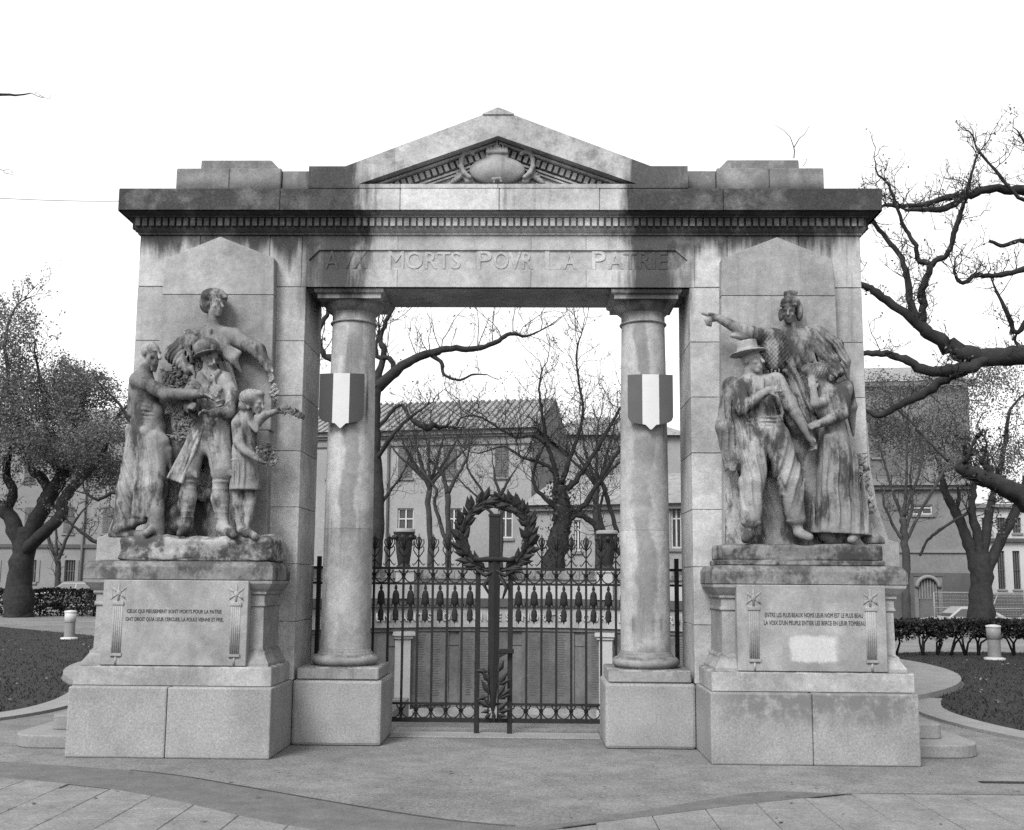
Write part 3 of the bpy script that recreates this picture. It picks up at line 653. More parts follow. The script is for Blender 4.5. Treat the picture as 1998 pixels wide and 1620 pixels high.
# ------------------------------------------------------------------ sculpted figures (signed distance fields, meshed with surface nets)
ZP = 1/(3*206.0)                     # one enlarged-photo pixel in metres at the figures
class Sculpt:
    def __init__(s, origin, rect, Y0, Y1, h=.0105):
        s.o = origin; s.h = h
        cs = np.array([s.pt((x, y, Y)) for x in rect[:2] for y in rect[2:] for Y in (Y0, Y1)])
        lo, hi = cs.min(0), cs.max(0); s.lo = lo; n = np.ceil((hi-lo)/h).astype(int)+1
        s.ax = [lo[i]+h*np.arange(n[i]) for i in range(3)]
        s.D = np.full(n, .2, np.float32)
    def pt(s, p):
        if isinstance(p, np.ndarray): return p
        return P(s.o[0]+p[0]/3, s.o[1]+p[1]/3, p[2])
    def sub(s, lo, hi):
        sl = []
        for i in range(3):
            a = max(0, int((lo[i]-s.lo[i])/s.h)); b = min(s.D.shape[i], int((hi[i]-s.lo[i])/s.h)+2)
            if b <= a: return None
            sl.append(slice(a, b))
        g = [s.ax[i][sl[i]].reshape([-1 if j == i else 1 for j in range(3)]) for i in range(3)]
        return tuple(sl), g
    def comb(s, sl, d, k, cut=False):
        a = s.D[sl]; k = max(k*ZP, 1e-4)
        if cut:
            h = np.clip(.5-.5*(a+d)/k, 0, 1); s.D[sl] = a*(1-h)+(-d)*h+k*h*(1-h)
        else:
            h = np.clip(.5+.5*(a-d)/k, 0, 1); s.D[sl] = a*(1-h)+d*h-k*h*(1-h)
    def c(s, p, q, r1, r2=None, k=22, sy=1.0, cut=False):
        r2 = r1 if r2 is None else r2; a, b = s.pt(p), s.pt(q); r1 *= ZP; r2 *= ZP
        m = max(r1, r2)+k*ZP+2*s.h; r_ = s.sub(np.minimum(a, b)-m, np.maximum(a, b)+m)
        if r_ is None: return s
        sl, g = r_; w_ = 1/sy; ba = b-a; ba2 = np.array([ba[0], ba[1]*w_, ba[2]]); L = (ba2**2).sum()+1e-9
        x, y, z = g[0]-a[0], (g[1]-a[1])*w_, g[2]-a[2]
        t = np.clip((x*ba2[0]+y*ba2[1]+z*ba2[2])/L, 0, 1)
        d = np.sqrt((x-t*ba2[0])**2+(y-t*ba2[1])**2+(z-t*ba2[2])**2)-(r1+(r2-r1)*t)
        s.comb(sl, d*min(1, sy), k, cut); return s
    def path(s, pts, rs, k=22, sy=1.0):
        for i in range(len(pts)-1): s.c(pts[i], pts[i+1], rs[i], rs[i+1], k, sy)
        return s
    def e(s, p, r, k=22, rot=None, cut=False):
        c_ = s.pt(p); r = np.array(r, float)*ZP; m = r.max()+k*ZP+2*s.h
        r_ = s.sub(c_-m, c_+m)
        if r_ is None: return s
        sl, g = r_; x, y, z = g[0]-c_[0], g[1]-c_[1], g[2]-c_[2]
        if rot is not None:
            R = np.array(rot); x, y, z = (R[0, i]*x+R[1, i]*y+R[2, i]*z for i in range(3))
        k0 = np.sqrt((x/r[0])**2+(y/r[1])**2+(z/r[2])**2); k1 = np.sqrt((x/r[0]**2)**2+(y/r[1]**2)**2+(z/r[2]**2)**2)+1e-6
        s.comb(sl, k0*(k0-1)/k1, k, cut); return s
    def cyl(s, p, r, hh, rot, k=4):
        c_ = s.pt(p); r *= ZP; hh *= ZP; m = max(r, hh)+k*ZP+2*s.h; r_ = s.sub(c_-m, c_+m)
        if r_ is None: return s
        sl, g = r_; x, y, z = g[0]-c_[0], g[1]-c_[1], g[2]-c_[2]; R = np.array(rot); x, y, z = (R[0, i]*x+R[1, i]*y+R[2, i]*z for i in range(3))
        s.comb(sl, np.maximum(np.sqrt(x*x+y*y)-r, np.abs(z)-hh), k); return s
    def folds(s, rect, amp, lam, slant=0.0, ph=0.0, wob=.6, ydep=.0):
        a, b = s.pt((rect[0], rect[3], -.5)), s.pt((rect[1], rect[2], -.2))
        lo = np.minimum(a, b); hi = np.maximum(a, b); lo[1] = s.lo[1]; hi[1] = s.lo[1]+9
        r_ = s.sub(lo, hi)
        if r_ is None: return s
        sl, g = r_; x, y, z = g
        u = (x-lo[0])/(hi[0]-lo[0]+1e-6); v = (z-lo[2])/(hi[2]-lo[2]+1e-6)
        wgt = np.clip(u*6, 0, 1)*np.clip((1-u)*6, 0, 1)*np.clip(v*4, 0, 1)*np.clip((1-v)*4, 0, 1)
        L = lam*ZP
        q = (x+slant*z+ydep*y)/L*2*np.pi+ph+wob*np.sin(z/L*1.3+ph)+wob*.6*np.sin(z/L*.5+2*ph)
        s.D[sl] += (amp*ZP*wgt*(np.sin(q)+.35*np.sin(2.1*q+1.0))).astype(np.float32); return s
    def flat(s, zy, Y=-.4, below=True):
        """cut away everything under the level of pixel row zy"""
        z = s.pt((700, zy, Y))[2]; gz = s.ax[2].reshape(1, 1, -1)
        s.D = np.maximum(s.D, (z-gz)).astype(np.float32); return s
    def head(s, p, hh, yaw, pitch=0, roll=0, beard=False, mous=False, ears=True):
        c0 = s.pt(p); k = hh/154.0; ya, pi_, ro = (math.radians(a) for a in (yaw, pitch, roll))
        fw = np.array([math.sin(ya)*math.cos(pi_), -math.cos(ya)*math.cos(pi_), -math.sin(pi_)])
        rt = np.array([math.cos(ya), math.sin(ya), 0.0]); up = np.cross(rt, fw); up = -up if up[2] < 0 else up
        if ro: rt, up = rt*math.cos(ro)+up*math.sin(ro), up*math.cos(ro)-rt*math.sin(ro)
        R = np.stack([rt, fw, up], 1)
        q = lambda r, f, u: c0+(rt*r+fw*f+up*u)*k
        u_ = k/ZP
        s.e(q(0, -.012, .03), (.078*u_, .098*u_, .095*u_), 8, R)
        s.e(q(0, .022, -.045), (.060*u_, .072*u_, .080*u_), 14, R)
        s.e(q(0, .062, -.108), (.030*u_, .026*u_, .024*u_), 12, R)
        s.c(q(-.042, .078, .030), q(.042, .078, .030), .014*u_, None, 8)
        for sg in (-1, 1):
            s.e(q(sg*.034, .098, .004), (.022*u_, .022*u_, .016*u_), 5, R, True)
            s.e(q(sg*.033, .074, .004), (.013*u_, .013*u_, .009*u_), 3, R)
            s.e(q(sg*.044, .062, -.03), (.022*u_, .02*u_, .02*u_), 8, R)
            if ears: s.e(q(sg*.078, -.012, -.005), (.012*u_, .022*u_, .034*u_), 5, R)
        s.c(q(0, .092, .018), q(0, .126, -.032), .011*u_, .018*u_, 5)
        s.c(q(-.022, .090, -.066), q(.022, .090, -.066), .010*u_, None, 5)
        s.c(q(-.026, .104, -.075), q(.026, .104, -.075), .008*u_, None, 4, cut=True)
        s.c(q(-.016, .088, -.084), q(.016, .088, -.084), .010*u_, None, 5)
        if mous: s.c(q(-.04, .088, -.062), q(0, .102, -.052), .010*u_, .014*u_, 4); s.c(q(.04, .088, -.062), q(0, .102, -.052), .010*u_, .014*u_, 4)
        if beard:
            for a, b in ((-.02, .0), (.0, .01), (.02, .0)): s.c(q(a, .07, -.10), q(a*1.2, .075+b, -.165), .026*u_, .012*u_, 8)
        return q, R
    def hand(s, p, d, n_, sz=1.0, curl=.5):
        """hand at wrist p pointing along d with palm normal n_ (world vectors): palm, four fingers, thumb"""
        c0 = s.pt(p); d = np.array(d, float); d /= np.linalg.norm(d); n_ = np.array(n_, float); n_ -= d*np.dot(n_, d); n_ /= np.linalg.norm(n_); sdv = np.cross(d, n_)
        u = 1/ZP; R = np.stack([sdv, n_, d], 1)
        s.e(c0+d*.05*sz, (.045*u*sz, .020*u*sz, .055*u*sz), 6, R)
        for i, (o, L) in enumerate(((-.030, .075), (-.010, .085), (.011, .08), (.031, .062))):
            a = c0+d*.09*sz+sdv*o*sz; b = a+(d*(1-curl*.4)+n_*curl*.5)*L*.55*sz; e_ = b+(d*(1-curl*1.3)+n_*curl)*L*.5*sz
            s.c(a, b, .0125*u*sz, .0115*u*sz, 3); s.c(b, e_, .0115*u*sz, .0095*u*sz, 3)
        a = c0+d*.03*sz-sdv*.04*sz; s.c(a, a+(d*.6-sdv*.45+n_*.35)*.055*sz, .015*u*sz, .011*u*sz, 5)
        return s
    def mesh(s, name, mat, parent):
        D = s.D; h = s.h
        for ax_ in range(3):          # close at the grid border
            sl = [slice(None)]*3
            for e_ in (0, -1): sl[ax_] = e_; D[tuple(sl)] = np.maximum(D[tuple(sl)], .005)
        neg = D < 0; nx, ny, nz = D.shape
        cs = (nx-1, ny-1, nz-1); cnt = np.zeros(cs, np.int32)
        cor = [(i, j, k) for i in (0, 1) for j in (0, 1) for k in (0, 1)]
        for i, j, k in cor: cnt += neg[i:i+cs[0], j:j+cs[1], k:k+cs[2]]
        act = (cnt > 0) & (cnt < 8); idx = np.full(cs, -1, np.int64); ijk = np.argwhere(act); idx[act] = np.arange(len(ijk))
        vals = {q: D[ijk[:, 0]+q[0], ijk[:, 1]+q[1], ijk[:, 2]+q[2]] for q in cor}
        acc = np.zeros((len(ijk), 3)); num = np.zeros(len(ijk))
        for q in cor:
            for ax_ in range(3):
                if q[ax_]: continue
                r = list(q); r[ax_] = 1; r = tuple(r); a, b = vals[q], vals[r]; m = (a < 0) != (b < 0)
                t = np.where(m, a/(a-b+1e-12), 0)
                pq = np.array(q, float)[None, :].repeat(len(ijk), 0); pq[:, ax_] = t
                acc += pq*m[:, None]; num += m
        V = s.lo+h*(ijk+acc/np.maximum(num, 1)[:, None])
        F = []
        for ax_ in range(3):
            b1, b2 = (ax_+1) % 3, (ax_+2) % 3
            sl0 = [slice(1, -1)]*3; sl0[ax_] = slice(0, -1); sl1 = [slice(1, -1)]*3; sl1[ax_] = slice(1, None)
            A, B = neg[tuple(sl0)], neg[tuple(sl1)]; ed = np.argwhere(A != B)
            if not len(ed): continue
            ed0 = ed.copy(); ed0[:, b1] += 1; ed0[:, b2] += 1
            flip = A[tuple(ed.T)]
            def g(o1, o2):
                e2 = ed0.copy(); e2[:, b1] -= o1; e2[:, b2] -= o2; return idx[tuple(e2.T)]
            q = np.stack([g(1, 1), g(0, 1), g(0, 0), g(1, 0)], 1)
            q[~flip] = q[~flip][:, ::-1]
            F.append(q[(q >= 0).all(1)])
        F = np.concatenate(F)
        for it in range(1):           # light smoothing
            pass
        me = bpy.data.meshes.new(name); me.vertices.add(len(V)); me.vertices.foreach_set('co', V.ravel())
        me.loops.add(F.size); me.loops.foreach_set('vertex_index', F.ravel().astype(np.int32))
        me.polygons.add(len(F)); me.polygons.foreach_set('loop_start', np.arange(0, F.size, 4, dtype=np.int32)); me.polygons.foreach_set('loop_total', np.full(len(F), 4, np.int32))
        me.polygons.foreach_set('use_smooth', np.ones(len(F), bool)); me.update(calc_edges=True); me.validate()
        me.materials.append(mat)
        return link(name, me, parent)

def leaf_sprays(name, S_, spots, n, rad, mat, parent, L=.07, W=.022, seed=3):
    """carved leaves: small folded lens shapes around spots (zoom px)"""
    r_ = random.Random(seed); mb = MB()
    for (zx, zy, Y, rx, rz) in spots:
        for k in range(n):
            c = S_.pt((zx+r_.gauss(0, rx*.5), zy+r_.gauss(0, rz*.5), Y-r_.random()*rad))
            d = np.array([r_.gauss(0, 1), r_.gauss(-.25, .4), r_.gauss(.1, 1)]); d /= np.linalg.norm(d)
            sdv = np.cross(d, [r_.gauss(0, .3), -1, r_.gauss(0, .3)]); sdv /= np.linalg.norm(sdv)+1e-9; nn = np.cross(sdv, d); l = L*r_.uniform(.7, 1.2); w_ = W*r_.uniform(.8, 1.2)
            mid = c+nn*w_*.5
            v = [c-d*l*.5, c-d*l*.1+sdv*w_, c+d*l*.5, c-d*l*.1-sdv*w_, c+nn*w_*.55, c-nn*w_*.3]
            mb.add(v, [(0, 1, 4), (1, 2, 4), (2, 3, 4), (3, 0, 4), (1, 0, 5), (2, 1, 5), (3, 2, 5), (0, 3, 5)])
    return mb.build(name, mat, parent)

def rough_block(name, x0, x1, y0, y1, z0, z1, amp, mat, parent, n=(26, 12, 8), seed=0, r=.05):
    mb = bmesh.new(); bmesh.ops.create_cube(mb, size=1)
    bmesh.ops.subdivide_edges(mb, edges=mb.edges, cuts=22, use_grid_fill=True)
    for v in mb.verts:
        q = v.co*2; m = Vector((q.x*(x1-x0)/2, q.y*(y1-y0)/2, q.z*(z1-z0)/2)); hx, hy, hz = (x1-x0)/2-r, (y1-y0)/2-r, (z1-z0)/2-r
        cl = Vector((max(-hx, min(hx, m.x)), max(-hy, min(hy, m.y)), max(-hz, min(hz, m.z)))); d = m-cl
        if d.length > 1e-6: m = cl+d.normalized()*min(r, d.length)
        w_ = m+Vector(((x0+x1)/2, (y0+y1)/2, (z0+z1)/2))
        nv = noise.fractal(w_*4+Vector((seed, 0, 0)), 1.0, 2.0, 4)
        k = 1 if q.z > -.9 else 0
        v.co = w_+d.normalized()*nv*amp*k if d.length > 1e-6 else w_+Vector((0, 0, nv*amp*.3*k))
    me = bpy.data.meshes.new(name); mb.to_mesh(me); mb.free(); me.materials.append(mat)
    for p in me.polygons: p.use_smooth = True
    return link(name, me, parent)

sm = M['statue']
# ---------------------------------------------------------------- left group
LG = empty('sculpture_group', (-2.8, -.3, 1.75)); LO = (120, 540)
tag(LG, 'carved stone group of helmeted soldier, old man, girl with bouquet and draped woman', 'sculpture')
rough_block('rock_base', -3.50, -2.04, -.60, -.02, 1.74, 1.985, .035, M['rock'], LG, seed=3, r=.06)

a = Sculpt(LO, (560, 1330, 40, 1010), -.5, -.08)
a.c((885, 440, -.2), (860, 980, -.16), 135, 175, 30, .55)
a.c((885, 330, -.22), (770, 360, -.22), 46, 56, 26); a.c((885, 330, -.22), (1010, 350, -.22), 46, 54, 26); a.c((888, 300, -.24), (810, 345, -.23), 30, 40, 20); a.c((888, 300, -.24), (965, 345, -.23), 30, 40, 20)
a.e((885, 430, -.24), (115, 70, 95), 26)
a.c((893, 215, -.27), (885, 325, -.23), 33, 38, 12)
a.head((903, 165, -.28), 150, 52, 4)
a.e((893, 118, -.26), (80, 74, 52), 14); a.e((850, 165, -.24), (40, 60, 52), 14); a.e((935, 110, -.31), (38, 30, 24), 10)
for i in range(7): a.c((835+i*22, 150-abs(i-3)*6, -.33+abs(i-3)*.012), (848+i*20, 92+abs(i-3)*5, -.29), 8, 6, 6)
a.c((830, 135, -.3), (965, 118, -.34), 9, 9, 5)
a.path([(750, 378, -.24), (660, 455, -.32), (745, 548, -.44)], [66, 52, 30], 26)
a.hand((740, 540, -.44), (.75, -.5, -.35), (0, -.5, -.8), .95, .6)
a.path([(1025, 368, -.24), (1150, 432, -.28), (1215, 545, -.31)], [54, 43, 27], 26)
a.hand((1215, 540, -.31), (.35, -.1, -1), (-.6, -.6, 0), 1.0, .45)
a.c((1240, 600, -.32), (1252, 730, -.3), 14, 12, 8)
for i in range(5): a.c((735+i*16, 350+i*4, -.335+.004*i), (655+i*34, 520-i*6, -.40+.005*i), 13, 11, 9)

for i in range(4): a.c((800+i*22, 330+i*10-(i % 2)*8, -.31), (1000+i*14, 500-i*18, -.34), 13, 15, 12)
a.c((1005, 480, -.34), (1050, 560, -.28), 26, 8, 14); a.folds((820, 985, 70, 180), 4, 20, .5, .3, 1.2)
for i in range(4): a.c((930+i*18, 500+i*6, -.31), (970+i*22, 690, -.25), 14, 6, 14)
for i in range(3): a.c((830+i*20, 300+i*6, -.32), (770+i*18, 560, -.33), 13, 11, 10)
a.folds((640, 1010, 330, 760), 7, 48, .35, .4, .4)
a.folds((560, 760, 400, 600), 5, 30, -.6, 1.)
aw = a.mesh('draped_woman', sm, LG)
leaf_sprays('hanging_garland', a, [(1245, 640+i*30, -.32, 18, 16) for i in range(4)], 8, .05, sm, aw, .06, .02, 21)

b = Sculpt(LO, (560, 1090, 340, 1560), -.72, -.12, .0088)
b.c((875, 620, -.38), (885, 860, -.38), 92, 84, 30, .75)
b.c((875, 590, -.4), (800, 615, -.4), 46, 48, 26); b.c((875, 590, -.4), (950, 605, -.4), 46, 48, 26)
b.e((885, 680, -.44), (80, 45, 90), 25)
b.c((868, 520, -.42), (870, 590, -.4), 40, 46, 16)
b.head((868, 482, -.43), 140, 42, 14, 0, mous=True)
import math as _m
def rotz(yaw, pit, rol):
    return np.array((Matrix.Rotation(math.radians(yaw), 3, 'Z') @ Matrix.Rotation(math.radians(pit), 3, 'X') @ Matrix.Rotation(math.radians(rol), 3, 'Y')))
R1 = rotz(30, -6, -12)
b.e((850, 420, -.42), (76, 86, 62), 5, R1); b.e((858, 455, -.43), (88, 98, 9), 3, R1); b.c((835, 366, -.45), (895, 372, -.4), 11, 9, 6); b.e((893, 415, -.54), (20, 12, 22), 4)
b.path([(955, 610, -.39), (1012, 715, -.42), (975, 790, -.52), (885, 800, -.60)], [48, 40, 34, 26], 22)
b.hand((890, 800, -.60), (-1, -.2, .1), (0, -.3, -1), .95, .6)
b.path([(795, 620, -.39), (725, 710, -.43), (745, 770, -.52)], [46, 38, 28], 22)
b.hand((735, 765, -.52), (.6, -.6, .05), (.4, .6, -.5), 1.0, .9)
for zx, zy in ((845, 660), (915, 655)): b.e((zx, zy, -.505), (28, 12, 24), 4)
b.c((870, 575, -.50), (885, 850, -.515), 8, 8, 5)
b.c((830, 560, -.47), (872, 600, -.52), 17, 13, 6); b.c((920, 555, -.47), (880, 600, -.52), 17, 13, 6); b.c((868, 600, -.52), (845, 700, -.51), 11, 7, 6); b.c((888, 600, -.52), (915, 690, -.51), 11, 7, 6)
b.path([(800, 590, -.47), (850, 700, -.53), (940, 840, -.49)], [10, 10, 10], 4)
for zx in (825, 860, 915, 950): b.e((zx, 850, -.50+abs(zx-885)*.0006), (20, 14, 24), 4)
for i in range(4): b.c((800+i*10, 650+i*34, -.47), (860, 668+i*30, -.505), 6, 4, 8); b.c((960-i*8, 650+i*34, -.46), (905, 672+i*30, -.505), 6, 4, 8)
for zy in (610, 690, 760): b.e((880, zy, -.53), (8, 7, 8), 2)
b.e((885, 852, -.39), (96, 74, 15), 6); b.e((885, 852, -.52), (18, 10, 18), 3)
b.c((882, 850, -.38), (880, 950, -.38), 92, 108, 24, .75)
b.c((960, 880, -.44), (975, 1080, -.42), 30, 8, 16, .5)
b.c((800, 930, -.38), (745, 1140, -.44), 66, 62, 24); b.e((745, 1162, -.44), (64, 54, 42), 18); b.e((745, 1200, -.44), (50, 44, 12), 5)
b.c((905, 930, -.4), (945, 1130, -.46), 72, 68, 24); b.e((945, 1160, -.46), (68, 56, 46), 18); b.e((940, 1200, -.46), (54, 46, 12), 5)
b.path([(745, 1205, -.43), (740, 1290, -.42), (735, 1430, -.42), (732, 1465, -.42)], [42, 50, 33, 36], 16)
b.c((735, 1470, -.42), (700, 1494, -.54), 34, 24, 14); b.c((730, 1498, -.42), (690, 1506, -.58), 22, 16, 10)
b.path([(932, 1210, -.45), (930, 1300, -.44), (942, 1440, -.45), (945, 1470, -.46)], [46, 52, 35, 38], 16)
b.c((945, 1472, -.46), (1000, 1502, -.60), 36, 24, 14); b.c((950, 1505, -.46), (1015, 1516, -.64), 22, 17, 10)
for i in range(6): b.e((741-i, 1240+i*34, -.425), (50-2.2*i, 49-2.2*i, 6), 5); b.e((931+i*1.5, 1245+i*34, -.447), (52-2*i, 51-2*i, 6), 5)
b.folds((690, 830, 900, 1160), 7, 44, -.3, .3, .3); b.folds((850, 1000, 920, 1160), 7, 46, .25, 1.3, .3); b.folds((790, 970, 580, 850), 4.0, 46, .5, .8)
for i in range(4): b.c((700+i*14, 1110+i*9, -.52), (790, 1150+i*9, -.5), 6, 6, 8); b.c((890+i*10, 1110+i*9, -.55), (1000, 1140+i*9, -.52), 6, 6, 8)
so_ = b.mesh('helmeted_soldier', sm, LG)
fl_ = Sculpt(LO, (560, 880, 860, 1260), -.62, -.3, .0088)
fl_.c((815, 880, -.47), (655, 1230, -.50), 34, 58, 10, .4); fl_.c((790, 900, -.46), (620, 1230, -.47), 20, 30, 14, .5); fl_.c((832, 890, -.49), (690, 1230, -.54), 9, 12, 8); fl_.c((800, 900, -.50), (640, 1230, -.53), 7, 10, 8)
z_ = fl_.pt((650, 1192, -.5))[2]; gx = fl_.ax[0].reshape(-1, 1, 1); gz = fl_.ax[2].reshape(1, 1, -1); xa = fl_.pt((650, 1192, -.5))[0]; fl_.D = np.maximum(fl_.D, z_-.35*(gx-xa)-gz).astype(np.float32)
fl_.mesh('coat_flap', sm, so_)
# pack and scarf mass behind the legs
d = Sculpt(LO, (560, 1120, 860, 1545), -.4, -.06)
d.c((760, 940, -.16), (700, 1500, -.14), 150, 150, 30, .4); d.c((930, 940, -.16), (930, 1500, -.14), 110, 110, 30, .4); d.e((835, 1270, -.24), (50, 40, 46), 20); d.c((640, 1400, -.3), (760, 1290, -.3), 46, 40, 30); d.c((520, 1500, -.3), (700, 1450, -.3), 40, 50, 30)
d.folds((580, 1060, 950, 1450), 6, 60, .2, .2)
d.mesh('drapery', sm, LG)

o = Sculpt(LO, (270, 980, 370, 1555), -.72, -.06, .0088)
o.c((478, 625, -.33), (505, 870, -.33), 72, 92, 30, .8); o.e((500, 680, -.38), (72, 52, 80), 24); o.e((525, 800, -.38), (75, 50, 80), 22)
o.c((500, 520, -.37), (480, 590, -.34), 38, 50, 18)
o.head((522, 452, -.38), 150, 70, 10, 0, beard=True)
o.c((450, 610, -.40), (470, 600, -.36), 52, 56, 20)
o.path([(452, 608, -.42), (620, 690, -.54), (810, 688, -.60)], [50, 38, 27], 18)
o.e((520, 640, -.50), (55, 26, 30), 14); o.e((690, 690, -.57), (50, 26, 30), 14)
o.hand((805, 690, -.60), (1, -.1, -.22), (0, -.2, -1), 1.05, .35)
o.path([(432, 640, -.28), (418, 800, -.26)], [40, 34], 20)
for i in range(5): o.c((470, 735+i*26, -.45), (560, 750+i*24, -.46), 5, 5, 8, cut=True)
o.path([(400, 900, -.36), (500, 905, -.46), (600, 965, -.45), (640, 1120, -.38)], [30, 32, 28, 8], 16); o.path([(400, 930, -.36), (520, 945, -.46), (625, 1010, -.42), (645, 1180, -.34)], [22, 22, 20, 6], 14); o.path([(405, 955, -.36), (510, 985, -.47), (600, 1080, -.44)], [16, 17, 6], 12)
o.c((505, 900, -.33), (520, 1250, -.32), 108, 110, 26, .7)
o.path([(560, 960, -.43), (545, 1230, -.48), (560, 1470, -.46)], [62, 54, 42], 20)
o.path([(450, 950, -.34), (405, 1250, -.34), (365, 1470, -.36)], [66, 78, 66], 24); o.c((380, 1440, -.34), (310, 1505, -.36), 56, 36, 24)
o.c((330, 1512, -.42), (570, 1508, -.46), 26, 28, 18); o.c((330, 1480, -.46), (480, 1420, -.44), 30, 26, 18)
o.c((505, 1235, -.62), (498, 1372, -.58), 17, 24, 8, cut=True)
o.c((545, 1470, -.48), (495, 1500, -.58), 28, 22, 12)
o.folds((390, 650, 890, 1490), 9, 60, .22, .5, .4); o.folds((290, 500, 1050, 1500), 8, 50, .45, 1.5, .4)
for i in range(6): o.c((455+i*26, 940, -.46), (420+i*30, 1400, -.48), 9, 12, 16)
o.flat(1528)
o.mesh('bearded_old_man', sm, LG)

g = Sculpt(LO, (960, 1310, 640, 1570), -.75, -.2, .009)
g.head((1142, 742, -.52), 118, 62, 18, ears=False)
g.e((1112, 712, -.50), (74, 72, 56), 10); g.e((1085, 755, -.48), (50, 55, 45), 12); g.e((1150, 690, -.54), (40, 38, 26), 10)
for i in range(6): g.c((1050+i*22, 770-abs(i-2)*4, -.56+abs(i-2)*.02), (1075+i*18, 672+abs(i-2)*4, -.54), 9, 8, 6)
g.c((1112, 785, -.48), (1095, 840, -.47), 30, 42, 14)
g.c((1082, 862, -.45), (1070, 1030, -.45), 70, 68, 22, .85)
g.c((1050, 800, -.50), (1140, 905, -.54), 16, 12, 6); g.c((1140, 820, -.55), (1145, 905, -.55), 14, 11, 6); g.c((1030, 830, -.48), (1075, 800, -.45), 24, 24, 8)
g.path([(1035, 862, -.5), (1040, 970, -.55)], [42, 36], 14); g.path([(1042, 965, -.56), (1062, 1010, -.58), (1180, 1085, -.66)], [28, 27, 17], 8)
g.hand((1172, 1080, -.66), (.9, -.2, -.25), (0, -.2, 1), .75, .7)
g.path([(1138, 862, -.50), (1190, 812, -.56), (1262, 786, -.58)], [30, 24, 16], 10); g.hand((1258, 788, -.58), (1, -.1, .12), (0, -.6, -.6), .75, .7)
g.c((1072, 1020, -.45), (1075, 1240, -.45), 70, 92, 16, .85); g.e((1070, 1078, -.45), (80, 66, 8), 4)
g.folds((985, 1165, 1085, 1260), 6, 34, .05, .4, .3)
z_ = g.pt((1070, 1252, -.45))[2]; gz = g.ax[2].reshape(1, 1, -1); g.D = np.maximum(g.D, z_-gz).astype(np.float32)
g.path([(1032, 1225, -.44), (1036, 1330, -.44), (1048, 1470, -.44)], [38, 37, 22], 8); g.path([(1105, 1225, -.44), (1102, 1330, -.45), (1086, 1480, -.48)], [36, 36, 22], 8)
g.c((1050, 1482, -.45), (1085, 1510, -.56), 24, 22, 8); g.c((1088, 1490, -.49), (1132, 1522, -.62), 24, 22, 8)
g.folds((1040, 1200, 655, 775), 3, 18, .6, .2, 1.0)
gi = g.mesh('girl_in_short_dress', sm, LG)
leaf_sprays('bouquet', g, [(1205, 1035, -.66, 55, 60), (1235, 1075, -.66, 28, 40)], 44, .07, sm, gi, .045, .018, 5)
leaf_sprays('laurel_branch', g, [(1300+i*22, 785+i*5, -.60, 24, 22) for i in range(6)], 9, .05, M['laurel'], gi, .075, .016, 6)
leaf_sprays('laurel_leaves', a, [(640, 590, -.40, 60, 55), (720, 620, -.41, 60, 60), (700, 680, -.41, 60, 40), (700, 800, -.40, 60, 60), (750, 840, -.41, 50, 60), (650, 760, -.38, 40, 60), (710, 880, -.40, 50, 50), (620, 640, -.38, 30, 60), (690, 930, -.40, 50, 40)], 40, .06, M['laurel'], LG, .075, .015, 8)
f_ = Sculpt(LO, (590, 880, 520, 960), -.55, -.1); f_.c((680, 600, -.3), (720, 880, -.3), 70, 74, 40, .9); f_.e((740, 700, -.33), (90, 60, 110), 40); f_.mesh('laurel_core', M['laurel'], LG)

# ---------------------------------------------------------------- right group
RG = empty('sculpture_group', (2.85, -.3, 1.75)); RO = (1340, 540)
tag(RG, 'carved stone group of straw-hatted farmer, weeping woman and helmeted woman pointing', 'sculpture')
MB().box(2.10, 3.60, -.60, -.02, 1.75, 1.80).build('base_slab', M['rock'], RG, .01)
rough_block('rock_base', 2.12, 3.585, -.60, -.02, 1.79, 1.945, .018, M['rock'], RG, seed=9, r=.03)

a = Sculpt(RO, (60, 1010, 60, 1570), -.55, -.06, .009)
a.c((625, 430, -.2), (720, 1540, -.15), 130, 150, 30, .55)
a.c((612, 345, -.23), (490, 358, -.23), 44, 50, 22); a.c((612, 345, -.23), (725, 350, -.23), 44, 50, 22)
a.e((630, 430, -.25), (110, 62, 95), 26)
a.c((605, 250, -.28), (614, 340, -.24), 30, 35, 12)
a.head((596, 212, -.29), 128, -18, 8, 0, ears=False)
a.e((606, 152, -.27), (58, 66, 40), 6); a.c((552, 172, -.33), (640, 164, -.36), 8, 8, 5)
a.e((606, 116, -.27), (38, 22, 36), 6); a.c((578, 96, -.28), (640, 93, -.26), 13, 13, 10, .7)
a.e((658, 205, -.25), (22, 40, 60), 12); a.e((550, 225, -.27), (14, 24, 40), 10)
a.path([(480, 352, -.26), (330, 320, -.33), (192, 246, -.37)], [50, 41, 24], 20)
a.e((158, 240, -.38), (36, 20, 26), 8); a.c((135, 228, -.385), (92, 215, -.39), 11, 9, 3)
for i in range(3): a.c((140, 242+i*13, -.39), (112+i*5, 254+i*12, -.42), 11, 10, 3); a.c((112+i*5, 254+i*12, -.42), (140, 264+i*11, -.42), 10, 9, 3)
a.c((165, 225, -.39), (130, 216, -.42), 11, 9, 4)
a.path([(430, 365, -.28), (330, 350, -.33), (265, 345, -.35)], [36, 24, 14], 16)
a.e((512, 430, -.28), (82, 46, 135), 16)
a.folds((440, 600, 300, 560), 2.2, 24, .9, .0, .3); a.folds((440, 600, 300, 560), 2.2, 24, -.9, .0, .3); a.folds((430, 600, 300, 560), 4, 46, .1, .5, .5)
for i in range(7): a.c((452+i*22, 545+(i % 2)*8, -.33), (450+i*23, 575+(i % 2)*8, -.33), 8, 4, 5)
